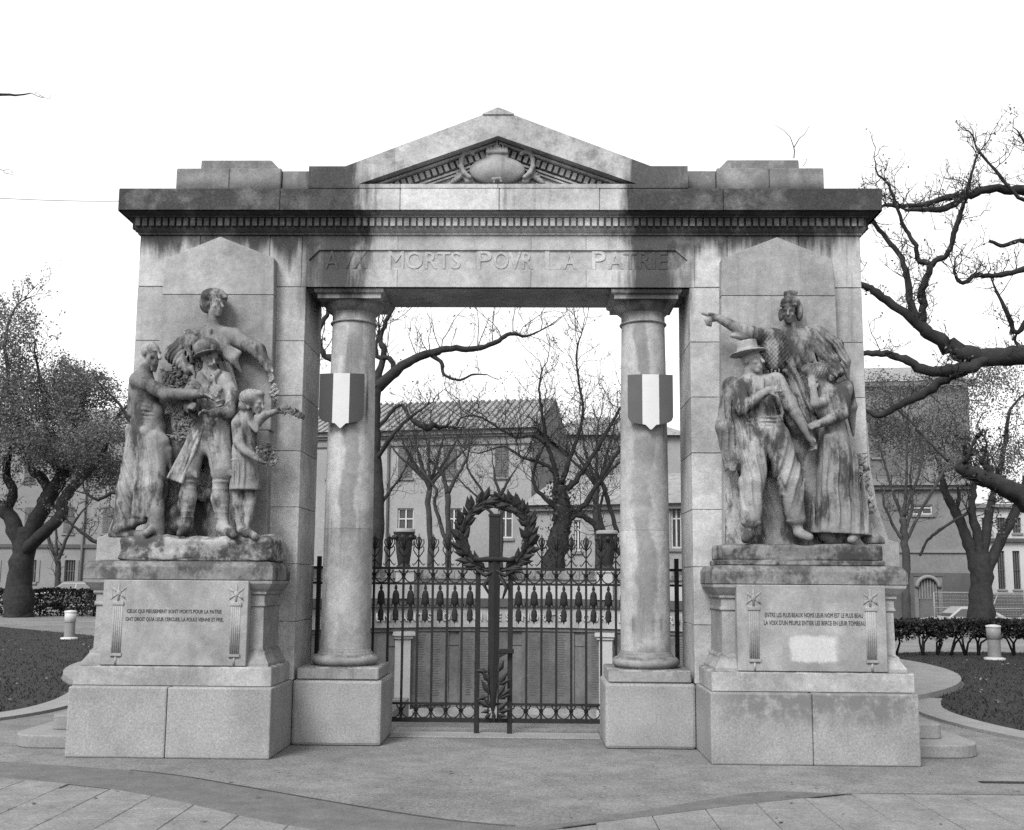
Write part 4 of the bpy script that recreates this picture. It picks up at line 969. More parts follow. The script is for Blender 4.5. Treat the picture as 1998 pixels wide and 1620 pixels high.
a.path([(725, 355, -.27), (850, 500, -.36), (895, 562, -.44)], [54, 42, 28], 20); a.hand((880, 550, -.43), (-.35, -.4, -.35), (0, .3, -1), 1.0, .5)
a.path([(760, 310, -.2), (870, 400, -.2), (925, 500, -.2), (945, 600, -.16)], [34, 42, 32, 8], 20)
for i in range(6): a.c((585+i*22, 350+i*6, -.335+.003*i), (700+i*18, 760+i*10, -.30), 13, 12, 14)
for i in range(3): a.c((700+i*22, 300+i*10, -.31), (760+i*25, 520, -.32), 11, 9, 10)
a.folds((570, 830, 400, 1100), 9, 52, .45, .6, .4); a.folds((780, 940, 330, 560), 5, 28, .7, .2)
a.mesh('helmeted_woman', sm, RG)

b = Sculpt(RO, (160, 800, 350, 1590), -.72, -.08, .0088)
b.c((388, 660, -.4), (455, 850, -.4), 98, 86, 28, .75); b.c((380, 625, -.41), (285, 650, -.41), 50, 54, 24); b.c((380, 625, -.41), (490, 620, -.41), 50, 52, 24)
b.c((366, 545, -.43), (372, 615, -.41), 34, 44, 10)
b.head((384, 494, -.45), 150, 42, -2, 0)
R2 = rotz(20, -4, -8)
b.cyl((352, 412, -.44), 62, 34, R2, 10); b.cyl((355, 436, -.44), 66, 9, R2, 4); b.cyl((357, 447, -.445), 108, 5, R2, 4); b.e((352, 372, -.44), (44, 44, 7), 8, R2, True)
b.path([(288, 655, -.43), (318, 768, -.52), (480, 665, -.62)], [46, 40, 24], 16); b.hand((470, 672, -.62), (1, -.1, .28), (.0, .6, -.3), 1.0, .6)
b.c((322, 604, -.47), (350, 700, -.52), 12, 13, 14); b.c((438, 606, -.5), (440, 660, -.53), 18, 14, 8); b.c((312, 620, -.46), (300, 680, -.48), 16, 13, 14)
b.path([(262, 640, -.37), (228, 880, -.38), (262, 1130, -.36)], [56, 58, 12], 20); b.path([(330, 770, -.40), (335, 950, -.42), (280, 1130, -.38)], [40, 44, 10], 20); b.c((220, 900, -.36), (228, 1130, -.34), 40, 10, 20)
for i in range(5): b.c((225+i*26, 700+i*14, -.45), (222+i*22, 1090-i*20, -.39), 11, 3, 18)
b.path([(520, 615, -.39), (590, 750, -.40)], [56, 54], 18); b.path([(590, 740, -.38), (625, 850, -.34), (670, 1010, -.22)], [56, 46, 8], 18); b.c((490, 590, -.48), (560, 800, -.48), 14, 12, 8); b.e((605, 760, -.44), (46, 36, 34), 10)
b.path([(545, 650, -.43), (640, 805, -.45), (732, 955, -.49)], [40, 33, 22], 12); b.hand((725, 945, -.49), (.35, -.15, -1), (-.8, -.3, -.2), 1.0, .95)
for i, zy in enumerate((832, 855, 878, 898)): b.c((366-i*3, zy+8, -.48), (552+i*3, zy-12, -.48), 13, 13, 6); b.e((460, zy, -.40), (100+i*2, 74, 16), 6)
b.e((462, 930, -.4), (104, 74, 62), 20)
b.path([(408, 935, -.41), (382, 1200, -.45), (374, 1425, -.43)], [72, 72, 56], 22); b.e((376, 1442, -.43), (60, 48, 18), 6)
b.path([(525, 935, -.41), (602, 1190, -.43), (640, 1415, -.41)], [78, 76, 54], 22); b.e((640, 1432, -.41), (56, 46, 18), 6)
b.c((372, 1450, -.43), (368, 1505, -.43), 30, 28, 8); b.c((370, 1510, -.44), (345, 1535, -.58), 30, 26, 10)
b.c((640, 1440, -.41), (655, 1490, -.42), 32, 30, 8); b.c((655, 1500, -.43), (715, 1525, -.54), 30, 25, 10)
b.folds((290, 490, 950, 1430), 6, 58, .12, .4, .4); b.folds((460, 730, 950, 1420), 6, 64, -.28, 1.4, .35); b.folds((190, 360, 650, 1100), 6, 40, .1, .7)
for i in range(4): b.c((348+i*4, 1370+i*16, -.5), (402, 1385+i*14, -.5), 7, 4, 12); b.c((618, 1350+i*18, -.47), (664, 1345+i*18, -.47), 7, 4, 12)
b.c((480, 1010, -.56), (560, 1260, -.5), 11, 22, 10, cut=True)
b.mesh('straw_hat_farmer', sm, RG)
d = Sculpt(RO, (220, 820, 960, 1585), -.34, -.06); d.c((330, 1250, -.14), (330, 1560, -.14), 110, 110, 30, .3); d.c((560, 1000, -.14), (600, 1560, -.14), 120, 140, 30, .4); d.folds((240, 780, 1000, 1500), 5, 60, .2, .4); d.mesh('drapery', sm, RG)

g = Sculpt(RO, (620, 1180, 480, 1590), -.75, -.08, .0088)
g.head((742, 585, -.47), 122, -48, 38, 0, ears=False)
g.e((765, 556, -.45), (76, 66, 56), 12); g.e((845, 575, -.42), (54, 48, 42), 14); g.e((715, 545, -.48), (44, 40, 34), 12)
g.folds((670, 910, 495, 630), 2.6, 17, -.5, .4, 1.2)
g.c((775, 610, -.43), (825, 690, -.41), 36, 48, 18)
g.c((848, 700, -.4), (855, 885, -.4), 82, 68, 24, .85); g.e((800, 770, -.44), (50, 40, 60), 26); g.e((925, 655, -.42), (48, 46, 46), 18)
g.path([(922, 665, -.45), (908, 800, -.53), (778, 862, -.57)], [46, 37, 23], 14); g.hand((790, 858, -.57), (-1, -.1, -.25), (0, .6, -.5), .95, .7)
g.path([(812, 730, -.47), (752, 745, -.55), (738, 640, -.56)], [34, 27, 18], 12); g.hand((738, 660, -.56), (-.05, .1, 1), (0, 1, .1), .9, .4)
g.c((853, 885, -.4), (885, 1180, -.41), 80, 125, 20, .8); g.c((885, 1180, -.41), (905, 1520, -.41), 125, 178, 20, .75); g.e((855, 892, -.4), (82, 66, 16), 6)
g.path([(935, 640, -.36), (960, 760, -.30), (975, 930, -.20)], [40, 34, 8], 20)
g.folds((690, 1110, 930, 1540), 12, 62, -.05, .7, .4); g.folds((780, 940, 690, 880), 4, 36, .2, .2)
for i in range(6): g.c((808+i*21, 930, -.51), (800+i*38, 1480, -.54), 8, 14, 20)
z_ = g.pt((900, 1497, -.5))[2]; gx = g.ax[0].reshape(-1, 1, 1); gz = g.ax[2].reshape(1, 1, -1); xa = g.pt((720, 1497, -.5))[0]; g.D = np.maximum(g.D, z_-.03*np.clip((gx-xa)/.6, 0, 1)-gz).astype(np.float32)
g.c((1000, 1500, -.46), (965, 1540, -.58), 30, 26, 12); g.c((1040, 1480, -.36), (1080, 1540, -.42), 52, 46, 20); g.c((1090, 1530, -.40), (1130, 1550, -.38), 40, 30, 16); g.c((830, 1500, -.4), (900, 1550, -.4), 60, 60, 14)
g.flat(1562)
wo_ = g.mesh('weeping_woman', sm, RG)
leaf_sprays('laurel_garland', g, [(1010+i*9, 1060+i*42, -.08, 26, 30) for i in range(8)], 14, .08, sm, RG, .085, .024, 12)

# coat of arms in the pediment
CAo = (880, 250)
class _SA(Sculpt):
    def pt(s, p):
        if isinstance(p, np.ndarray): return p
        return P(s.o[0]+p[0]/10, s.o[1]+p[1]/10, p[2])
k10 = 3/10
ca = _SA(CAo, (20, 1850, 90, 1160), -.24, .04, .0075)
def ce(p, r, k=6, cut=False): ca.e(p, [q*k10 for q in r], k, None, cut)
def cc(p, q, r1, r2=None, k=5, cut=False): ca.c(p, q, r1*k10, (r2 if r2 else r1)*k10, k, 1.0, cut)
ce((900, 830, -.03), (590, 130, 310)); ce((900, 620, -.03), (270, 120, 260)); ce((900, 800, -.05), (400, 120, 250), 14)
for sg in (-1, 1):
    pts = [(900+sg*x, y, -.06) for x, y in ((480, 500), (570, 450), (660, 500), (700, 620), (700, 760), (640, 880), (540, 960))]
    for p, q in zip(pts[:-1], pts[1:]): cc(p, q, 50, 50, 9)
    cc((900+sg*170, 420, -.06), (900+sg*190, 560, -.06), 45, 40)
    for i in range(3): cc((900+sg*(60+i*60), 430, -.08), (900+sg*(40+i*75), 330-i*8+i*i*12, -.06), 40, 22)
    for i in range(5): cc((900+sg*(640+i*60), 900+i*40, -.01), (900+sg*(740+i*40), 830+i*60, -.02), 60, 30)
    cc((900+sg*680, 800, .0), (900+sg*560, 1040, -.02), 60, 80)
cc((720, 470, -.08), (1080, 470, -.08), 50, 50); cc((900, 420, -.08), (900, 240, -.08), 42, 20)
cc((820, 1000, -.12), (960, 980, -.12), 40, 30); cc((960, 985, -.12), (980, 1050, -.12), 26); cc((840, 1000, -.12), (840, 1060, -.12), 26)
cao = ca.mesh('coat_of_arms', M['stele'], mem)
sp = [((-.34-i*.075, 5.66+.0-i*.010), (.34+i*.075, 5.66-i*.010)) for i in range(7)]
mb = MB(); r_ = random.Random(4)
for pr in sp:
    for x, z in pr:
        for k in range(5):
            c = np.array([x+r_.gauss(0, .03), .0, z-.05+r_.gauss(0, .018)]); an = r_.random()*6.28; l, w_ = .055, .02
            d_ = np.array([math.cos(an), -.25, math.sin(an)*.6]); s_ = np.array([-math.sin(an)*.8, 0, math.cos(an)])
            mb.add([c-d_*l*.5, c+s_*w_, c+d_*l*.5, c-s_*w_, c+np.array([0, -.022, 0])], [(0, 1, 4), (1, 2, 4), (2, 3, 4), (3, 0, 4)])
mb.build('oak_leaf_relief', M['stele'], mem)
# ------------------------------------------------------------------ tricolour shields hung on the columns
def shield(sd_, m1, m2, label):
    x = sd_*COLX+(-.06 if sd_ < 0 else .04); y = COLY-.30; zt = 3.672; H = .575; W = .228
    s = empty('tricolour_shield', (x, y, zt-H)); tag(s, label, 'shield', 'tin shields hung on the two columns')
    def out(u):   # lower outline
        t = abs(u)/W
        zb = zt-H+.10+.0*t
        return zt-.43-.045*math.sqrt(max(0, 1-t**6)) - (.045*max(0, 1-t)**.55) - (.05*max(0, 1-abs(u)/.055) if abs(u) < .055 else 0)
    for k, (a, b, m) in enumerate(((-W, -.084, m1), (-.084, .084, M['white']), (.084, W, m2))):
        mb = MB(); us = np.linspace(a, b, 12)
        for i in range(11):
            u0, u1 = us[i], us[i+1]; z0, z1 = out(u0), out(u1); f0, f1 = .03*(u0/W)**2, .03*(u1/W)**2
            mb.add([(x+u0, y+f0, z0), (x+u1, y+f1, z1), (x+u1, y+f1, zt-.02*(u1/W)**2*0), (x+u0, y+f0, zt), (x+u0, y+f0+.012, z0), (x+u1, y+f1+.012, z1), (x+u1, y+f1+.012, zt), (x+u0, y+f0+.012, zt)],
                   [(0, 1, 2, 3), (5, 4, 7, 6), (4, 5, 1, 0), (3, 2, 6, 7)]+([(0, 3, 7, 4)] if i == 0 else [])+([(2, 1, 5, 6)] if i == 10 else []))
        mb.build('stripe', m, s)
    mb = MB()
    for zz in (zt-.09, zt-.36): mb.box(x-.18, x+.18, y+.02, y+.04, zz-.015, zz+.015); mb.box(x-.02, x+.02, y+.012, COLY-.2, zz-.013, zz+.013)
    mb.build('bracket', M['iron'], s)
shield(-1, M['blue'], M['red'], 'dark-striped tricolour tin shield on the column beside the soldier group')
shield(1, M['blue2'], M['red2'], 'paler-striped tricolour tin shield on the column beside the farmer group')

# ------------------------------------------------------------------ iron gate
YG = .82; ir = M['iron']
gate = empty('iron_gate', (0, YG, 0)); tag(gate, 'black wrought iron gate with a laurel wreath and upright sword', 'gate')
def gz(py): return P(963, py, YG)[2]
def gx(px): return P(px, 1300, YG)[0]
gp = 29.1/1.0
bars = [gx(755)+i*(gx(900)-gx(755))/5 for i in range(-4, 6)] + [gx(1027)+i*(gx(1173)-gx(1027))/5 for i in range(0, 10)]
bars = [x for x in bars if abs(x) < OX-.02]
zt, z2, zb2, zb = gz(1110), gz(1140), gz(1374), gz(1406)
bm_ = MB().box(-.012, .012, -.012, .012, 0, zt-zb).mesh('bar', ir)
for x in bars: link('bar', bm_, gate, (x, YG, zb))
for px in (931, 995): MB().box(gx(px)-.026, gx(px)+.026, YG-.026, YG+.026, 0, zt+.05).build('gate_post', ir, gate, .004)
for z, th in ((zt, .014), (z2, .012), (zb2, .012), (zb, .022)):
    for xa, xb in ((-OX-.01, gx(931)-.026), (gx(931)+.026, gx(995)-.026), (gx(995)+.026, OX+.01)):
        if z in (zt,) and xa > -1 and xb < 1 and False: continue
        MB().box(xa, xb, YG-.014, YG+.014, z-th, z+th).build('rail', ir, gate)
for sg in (-1, 1): MB().box(sg*(OX-.05)-.02, sg*(OX-.05)+.02, YG-.03, YG+.03, 0, zt+.12).build('end_post', ir, gate)
def scroll_pts(c, r, a0, a1, turns_in=.6, n=14): return [(c[0]+(r*(1-turns_in*t))*math.cos(a0+(a1-a0)*t), 0, c[1]+(r*(1-turns_in*t))*math.sin(a0+(a1-a0)*t)) for t in np.linspace(0, 1, n)]
# finial (fleur) above each bar
mb = MB(); H = .36
mb.tube([(0, 0, 0), (0, 0, .20)], .009, 5); mb.tube([(0, 0, .18), (0, 0, .27), (0, 0, H)], [.012, .018, .002], 5)
for sg in (-1, 1):
    mb.tube([(sg*x, 0, z) for x, z in ((.0, .10), (.03, .14), (.055, .18), (.052, .215), (.03, .22), (.025, .20))], .006, 4)
    mb.tube([(sg*x, 0, z) for x, z in ((.0, .19), (.035, .22), (.056, .26), (.05, .295), (.03, .295), (.03, .275))], .006, 4)
    mb.tube([(sg*x, 0, z) for x, z in ((.004, .2), (.03, .27), (.012, .32))], .006, 4)
    mb.tube([(sg*x, 0, z) for x, z in ((.0, .09), (.03, .045), (.055, .02), (.065, .04))], .006, 4)
fm = mb.mesh('finial', ir)
# half-ring collar between rails
mid = []
mb = MB(); sp_ = bars[1]-bars[0]; hgap = zt-z2
mb.tube([(sp_*.5*math.cos(t)*.92, 0, hgap*.62+hgap*.55*math.sin(t)) for t in np.linspace(math.pi*1.02, math.pi*1.98, 12)], .007, 5)
for sg in (-1, 1): mb.tube([(sg*(sp_*.5-.0), 0, hgap*.60), (sg*(sp_*.5-.035), 0, hgap*.72), (sg*(sp_*.5-.045), 0, hgap*.88)], .007, 4); mb.box(sg*sp_*.5-.022, sg*sp_*.5+.022, -.02, .02, hgap*.5, hgap*.68)
cm = mb.mesh('scroll', ir)
mb = MB()  # hanging husks
mb.lathe([(.004, 0), (.014, -.02), (.018, -.045), (.010, -.06), (.026, -.075), (.036, -.11), (.038, -.16), (.042, -.20), (.020, -.215), (.012, -.25), (.028, -.275), (.033, -.32), (.028, -.355), (.034, -.372), (.010, -.385), (.002, -.41)], (0, 0, 0), 8)
mb.v = [(x, y*.6, z) for x, y, z in mb.v]
for sg in (-1, 1): mb.tube([(sg*.03, 0, -.19), (sg*.045, 0, -.225), (sg*.068, 0, -.222), (sg*.078, 0, -.17), (sg*.078, 0, -.06)], .0055, 4)
hm = mb.mesh('husk_pendant', ir)
left = [x for x in bars if x < gx(931)]; right = [x for x in bars if x > gx(995)]
for x in left+right:
    if abs(x-gx(963)) > .42 or True: link('finial', fm, gate, (x, YG, zt+.01))
cb = []
for seq in (left+[gx(931)], [gx(995)]+right):
    for p, q in zip(seq[:-1], seq[1:]):
        m_ = (p+q)/2
        link('scroll', cm, gate, (m_, YG, z2)); link('husk_pendant', hm, gate, (m_, YG, z2-.008)); 
        o_ = link('scroll', cm, gate, (m_, YG, zb+.01))
# wreath: two laurel branches bent to a ring
wx, wz, wr = gx(965)+.0, gz(1046), .385
wr_o = empty('wreath', (wx, YG, wz), gate)
wr_o.location = (wx, 0, wz)
lm = MB()
l, w_ = .165, .034
lm.add([(0, 0, 0), (l*.45, .004, w_), (l, -.01, 0), (l*.45, .004, -w_), (l*.4, -.022, 0), (l*.4, .016, 0)], [(0, 1, 4), (1, 2, 4), (2, 3, 4), (3, 0, 4), (1, 0, 5), (2, 1, 5), (3, 2, 5), (0, 3, 5)])
lmesh = lm.mesh('leaf', M['bronze'])
rl = random.Random(5)
for sg in (-1, 1):
    pts = []
    for i in range(21):
        t = i/20; a_ = math.radians(-90+sg*(-1)*(8+t*168)) if False else math.radians(270-sg*(8+t*160))
        pts.append((wx+wr*.93*math.cos(a_), YG-.03, wz+wr*.98*math.sin(a_)+(.0 if math.sin(a_) > 0 else .0)))
    MB().tube(pts, [.016-.008*i/20 for i in range(21)], 6).build('stem', M['bronze'], wr_o)
    for i in range(1, 21):
        p = np.array(pts[i]); t = p-np.array(pts[i-1]); t /= np.linalg.norm(t); nrm = np.array([t[2], 0, -t[0]])
        for s2 in (-1, 1, .25):
            for rep in range(1 if i % 3 or s2 == .25 else 2):
                d = t*1.0+nrm*s2*rl.uniform(.4, 1.15)+np.array([0, rl.uniform(-.45, .05), 0]); d /= np.linalg.norm(d)
                z_ax = np.cross(d, [0, 1, 0]); z_ax /= np.linalg.norm(z_ax); y_ax = np.cross(z_ax, d); sc = rl.uniform(.75, 1.25)
                m4 = Matrix(((d[0]*sc, y_ax[0]*sc, z_ax[0]*sc, p[0]), (d[1]*sc, y_ax[1]*sc, z_ax[1]*sc, p[1]-.01*rep), (d[2]*sc, y_ax[2]*sc, z_ax[2]*sc, p[2]), (0, 0, 0, 1)))
                o_ = link('leaf', lmesh, wr_o); o_.matrix_basis = wm(wr_o).inverted() @ m4
mb = MB(); mb.tube([(wx-.2, YG-.05, wz-.36), (wx-.1, YG-.07, wz-.42), (wx, YG-.06, wz-.36), (wx+.1, YG-.07, wz-.42), (wx+.2, YG-.05, wz-.36)], .02, 6); mb.tube([(wx-.02, YG-.05, wz-.38), (wx-.12, YG-.05, wz-.52), (wx-.06, YG-.05, wz-.62)], [.02, .026, .01], 5); mb.tube([(wx+.02, YG-.05, wz-.38), (wx+.12, YG-.05, wz-.54), (wx+.08, YG-.05, wz-.66)], [.02, .026, .01], 5)
mb.build('ribbon', M['bronze'], wr_o)
# sword
sw = empty('sword', (gx(963), 0, 0), gate); sx = gx(963); sw.location = (sx, 0, 0); ys = YG-.055
zg = gz(1093); ztop = gz(1000)
mb = MB(); prof = [(-.064, zg), (.064, zg), (.056, .62), (.028, gz(1385)+.05), (0, gz(1400)), (-.028, gz(1385)+.05), (-.056, .62)]
n_ = len(prof); v = [(sx+x, ys, z) for x, z in prof]+[(sx, ys-.028, zg), (sx, ys-.02, .3)]
mb.add([(sx+x, ys+.012, z) for x, z in prof]+[(sx+x, ys-.004, z) for x, z in prof]+[(sx, ys-.03, zg-.005), (sx, ys-.024, .35)], [tuple(range(7))]+[(i, i+7, (i+1) % 7+7, (i+1) % 7) for i in range(7)]+[(7, 15-1, 8), (8, 14, 15, 9), (9, 15, 10), (10, 15, 11), (11, 15, 12), (12, 15, 13), (13, 15, 14, 7)])
mb.build('blade', ir, sw)
MB().tube([(sx-.215, ys-.01, zg+.015), (sx-.16, ys-.01, zg+.0), (sx, ys-.012, zg+.012), (sx+.16, ys-.01, zg+.0), (sx+.215, ys-.01, zg+.015)], [.032, .024, .034, .024, .032], 8).build('crossguard', ir, sw)
MB().box(sx-.058, sx+.058, ys-.03, ys+.02, zg+.03, ztop-.05).build('grip', ir, sw, .012, 2)
MB().box(sx-.066, sx+.066, ys-.036, ys+.026, ztop-.055, ztop-.02).build('pommel', ir, sw, .008, 2)
MB().tube([(sx-.02, ys-.06, zg+.07), (sx-.09, ys-.08, zg+.2), (sx-.05, ys-.05, ztop-.08)], [.014, .012, .008], 5).build('sash', ir, sw) if False else None
# laurel sprigs at the foot
spg = empty('laurel_sprig', (sx, 0, 0), gate)
spg.location = (sx, 0, 0)
def pz(zx, zy): return P(900+zx/4.67, 1240+zy/4.67, ys)
for (bx, by, tx, ty) in ((330, 345, 385, 235), (330, 460, 415, 345), (330, 455, 430, 405), (325, 570, 400, 450), (330, 575, 440, 490), (330, 580, 430, 540), (262, 440, 200, 330), (260, 330, 140, 320), (258, 540, 195, 420), (250, 550, 150, 580), (270, 660, 170, 600), (280, 660, 215, 580), (270, 680, 190, 700), (275, 700, 215, 760), (330, 690, 410, 610), (330, 700, 440, 670), (330, 710, 370, 760), (330, 715, 420, 740), (297, 690, 297, 775)):
    p = pz(bx, by)+np.array([0, -.015-rl.uniform(0, .02), 0]); q = pz(tx, ty); d = q-p; L_ = np.linalg.norm(d); d = d/L_+np.array([0, -.2, 0]); d /= np.linalg.norm(d); z_ax = np.cross(d, [0, 1, 0]); z_ax /= np.linalg.norm(z_ax); y_ax = np.cross(z_ax, d); sc = L_/.15*1.05; sw_ = min(sc, 1.0)
    o_ = link('leaf', lmesh, spg); o_.matrix_basis = wm(spg).inverted() @ Matrix(((d[0]*sc, y_ax[0]*sw_, z_ax[0]*sw_, p[0]), (d[1]*sc, y_ax[1]*sw_, z_ax[1]*sw_, p[1]), (d[2]*sc, y_ax[2]*sw_, z_ax[2]*sw_, p[2]), (0, 0, 0, 1)))
for sg in (-1, 1): MB().tube([(sx+sg*.05, ys-.02, gz(1402)), (sx+sg*.052, ys-.02, gz(1340)), (sx+sg*.055, ys-.02, gz(1300))], [.01, .008, .005], 5).build('stem', ir, spg)
q0, q1 = pz(332, 120), pz(480, 165); MB().box(q0[0], q1[0], ys-.03, ys-.005, q1[2], q0[2]).build('ribbon', ir, spg, .004)
q0, q1 = pz(332, 165), pz(420, 215); MB().prism([(q0[0], q1[2]), (q1[0], q0[2]), (q0[0], q0[2])], ys-.028, ys-.008).build('ribbon', ir, spg)
tag(MB().box(-1.076, 1.076, .55, 1.2, .0, .016).build('threshold', M['path'], None, .004), 'pale stone threshold under the iron gate', 'threshold')

# ------------------------------------------------------------------ sunken court: floor, stair, curved wall of names
ZC = -1.8
fl = circ(CC[0], CC[1], CRAD+.3, -math.pi, math.pi, 64)[:-1]
tag(MB().add([(x, y, ZC) for x, y in fl], [tuple(range(len(fl)-1, -1, -1))]).build('court_floor', M['ground']), 'paved floor of the sunken circular court', 'floor', kind='structure')
stc = empty('court_stair', (0, CH1, 0)); tag(stc, 'stone stair going down from the gate into the sunken court', 'stair')
for k in range(11):
    MB().box(-CH0, CH0, CH1+k*.3, CH1+(k+1)*.3+.02, ZC-.02, -.004-k*.163 if k else -.004).build('stair_tread', M['path'], stc, .006)
for sg in (-1, 1): MB().box(min(sg*CH0, sg*(CH0+.2)), max(sg*CH0, sg*(CH0+.2)), CH1, 4.1, ZC, .0-.006).build('stair_wall', M['ped'], stc)
wl = empty('wall_of_names', (0, CC[1]+CRAD, ZC)); tag(wl, 'curved stone wall of names behind the iron gate with carved frieze', 'wall')
def arcwall(name, r0, r1, z0, z1, a0, a1, mat, n=6, parent=wl):
    mb = MB(); i = circ(CC[0], CC[1], r0, a0, a1, n); o = circ(CC[0], CC[1], r1, a0, a1, n)
    for k in range(n):
        A = [(*i[k], z0), (*i[k+1], z0), (*o[k+1], z0), (*o[k], z0), (*i[k], z1), (*i[k+1], z1), (*o[k+1], z1), (*o[k], z1)]
        f = [(1, 0, 4, 5), (4, 7, 6, 5), (3, 2, 6, 7), (0, 1, 2, 3)]
        if k == 0: f.append((0, 3, 7, 4))
        if k == n-1: f.append((2, 1, 5, 6))
        mb.add(A, f)
    return mb.build(name, mat, parent)
mp = mat_stone('name_panel_stone', .11, .17, crust=False, streak=.3, lichen=0, off=66)
AM = 2.35
arcwall('court_wall', CRAD+.02, CRAD+.5, ZC, .40, -AM, AM, mp, 60)
na = 18; da = 2*AM/na
for k in range(na):
    a0 = -AM+k*da; a1 = a0+da
    arcwall('name_panel', CRAD-.02, CRAD+.06, -1.42, .34, a0+.022, a1-.022, mp, 5)
    arcwall('frieze_block', CRAD-.10, CRAD+.45, .44, .93, a0+.0006, a1-.0006, mat_f if False else M['ped'], 5)
    arcwall('parapet_block', CRAD+.06, CRAD+.40, 1.14, 1.62, a0, a1, M['wall_w'], 5)
    arcwall('coping', CRAD-.02, CRAD+.5, 1.625, 1.83, a0+.001, a1-.001, M['ped_cap'], 5)
arcwall('wall_ledge', CRAD-.16, CRAD+.46, .935, 1.135, -AM, AM, M['wall_d'], 60)
arcwall('architrave', CRAD-.05, CRAD+.2, .345, .435, -AM, AM, mp, 60)
arcwall('wall_base', CRAD-.12, CRAD+.2, ZC, -1.5, -AM, AM, M['ped'], 60)
arcwall('wall_plinth', CRAD-.26, CRAD-.1, ZC, -1.66, -AM, AM, M['path'], 60)
# frieze lettering, letter by letter along the curve
txt = "AUX ENFANTS DE NIMES MORTS POUR LA PATRIE"
def place_curved(name, ch, a, z0, h, r, mat, parent):
    me, v = text_mesh(ch, 1.0, .01, .02); mx = v[:, 1].max()
    s_ = h/.73; n_ = np.empty_like(v); xm = (v[:, 0].max()+v[:, 0].min())/2
    for i, (x, y, zz) in enumerate(v):
        aa = a+(x-xm)*s_/r; rr = r-(zz+.01)*1.0
        n_[i] = (CC[0]+rr*math.sin(aa), CC[1]+rr*math.cos(aa), z0+y*s_)
    me.vertices.foreach_set('co', n_.ravel()); me.materials.clear(); me.materials.append(mat); me.update(); return link(name, me, parent)
step = .222
for i, ch in enumerate(txt):
    if ch == ' ': continue
    a = (i-(len(txt)-1)/2)*step/CRAD
    place_curved('frieze_letter', ch, a, .60, .19, CRAD-.098, M['wall_w'], wl)
# columns of names on the panels: rows of short incised words
mb = MB(); rn = random.Random(8)
for k in range(na):
    a0 = -AM+k*da
    if abs(a0+da/2) > 1.0: continue
    for c_ in range(3):
        aa = a0+.05+c_*(da-.08)/3
        for r in range(26):
            L = rn.uniform(.018, .034); z = .24-r*.058
            x0, y0 = CC[0]+(CRAD-.024)*math.sin(aa), CC[1]+(CRAD-.024)*math.cos(aa); x1, y1 = CC[0]+(CRAD-.024)*math.sin(aa+L), CC[1]+(CRAD-.024)*math.cos(aa+L)
            mb.add([(x0, y0, z), (x1, y1, z), (x1, y1, z+.022), (x0, y0, z+.022)], [(0, 1, 2, 3)])
tag(mb.build('engraved_names', M['wall_d'], wl), kind='stuff')
for px, nm, lb in ((785, 'left', 'dark bronze urn on white post on the wall of names, beside the bare plane tree'), (1186, 'right', 'dark bronze urn on white post on the wall of names, beside the ivy-clad trunk')):
    c = P(px, 1150, CC[1]+CRAD-.4); an = math.atan2(c[0]-CC[0], c[1]-CC[1])
    # move onto the circle along the view ray
    for _ in range(6):
        yy = CC[1]+math.sqrt(max(.1, (CRAD+.05)**2-(c[0]-CC[0])**2)); c = P(px, 1150, yy)
    an = math.atan2(c[0]-CC[0], c[1]-CC[1]); U = (math.cos(an), -math.sin(an), 0); V = (math.sin(an), math.cos(an), 0)
    # pilaster below
    pl = MB().obox((c[0], c[1], 0), U, V, (0, 0, 1), (-.17, .17, -.20, .05, -1.5, .18)); pl.obox((c[0], c[1], 0), U, V, (0, 0, 1), (-.21, .21, -.24, .05, .18, .25)); pl.obox((c[0], c[1], 0), U, V, (0, 0, 1), (-.25, .25, -.28, .05, .25, .343)); pl.obox((c[0], c[1], 0), U, V, (0, 0, 1), (-.22, .22, -.26, .05, -1.66, -1.5))
    pl.build('pilaster', M['wall_w'], wl)
    ur = empty('urn', (c[0], c[1], .93)); tag(ur, lb, 'urn')
    MB().obox((c[0], c[1], 0), U, V, (0, 0, 1), (-.20, .20, -.26, .15, 1.138, 1.80)).obox((c[0], c[1], 0), U, V, (0, 0, 1), (-.235, .235, -.29, .18, 1.80, 1.88)).build('post', M['wall_w'], ur)
    H_ = .98; z0 = 1.88; cy = -.055
    cc_ = (c[0]+V[0]*cy, c[1]+V[1]*cy, z0)
    MB().lathe([(.17, 0), (.17, .05), (.13, .08), (.15, .12), (.19, .40), (.205, .60), (.20, .66)], cc_, 20).build('vase', M['bronze'], ur)
    MB().lathe([(.20, .64), (.23, .68), (.215, .72), (.25, .80), (.27, .86)], cc_, 20).build('collar', M['bronze'], ur)
    MB().lathe([(.27, .862), (.27, .93), (.22, .95), (.22, .90)], cc_, 20).build('rim', M['post'], ur)
    mb = MB()
    for k in range(8):
        t = k*math.pi/4; mb.lathe([(.001, -.06), (.05, -.04), (.06, 0), (.05, .04), (.001, .06)], (cc_[0]+.25*math.cos(t), cc_[1]+.25*math.sin(t), z0+.74), 8, False)
    mb.build('masks', M['bronze'], ur)

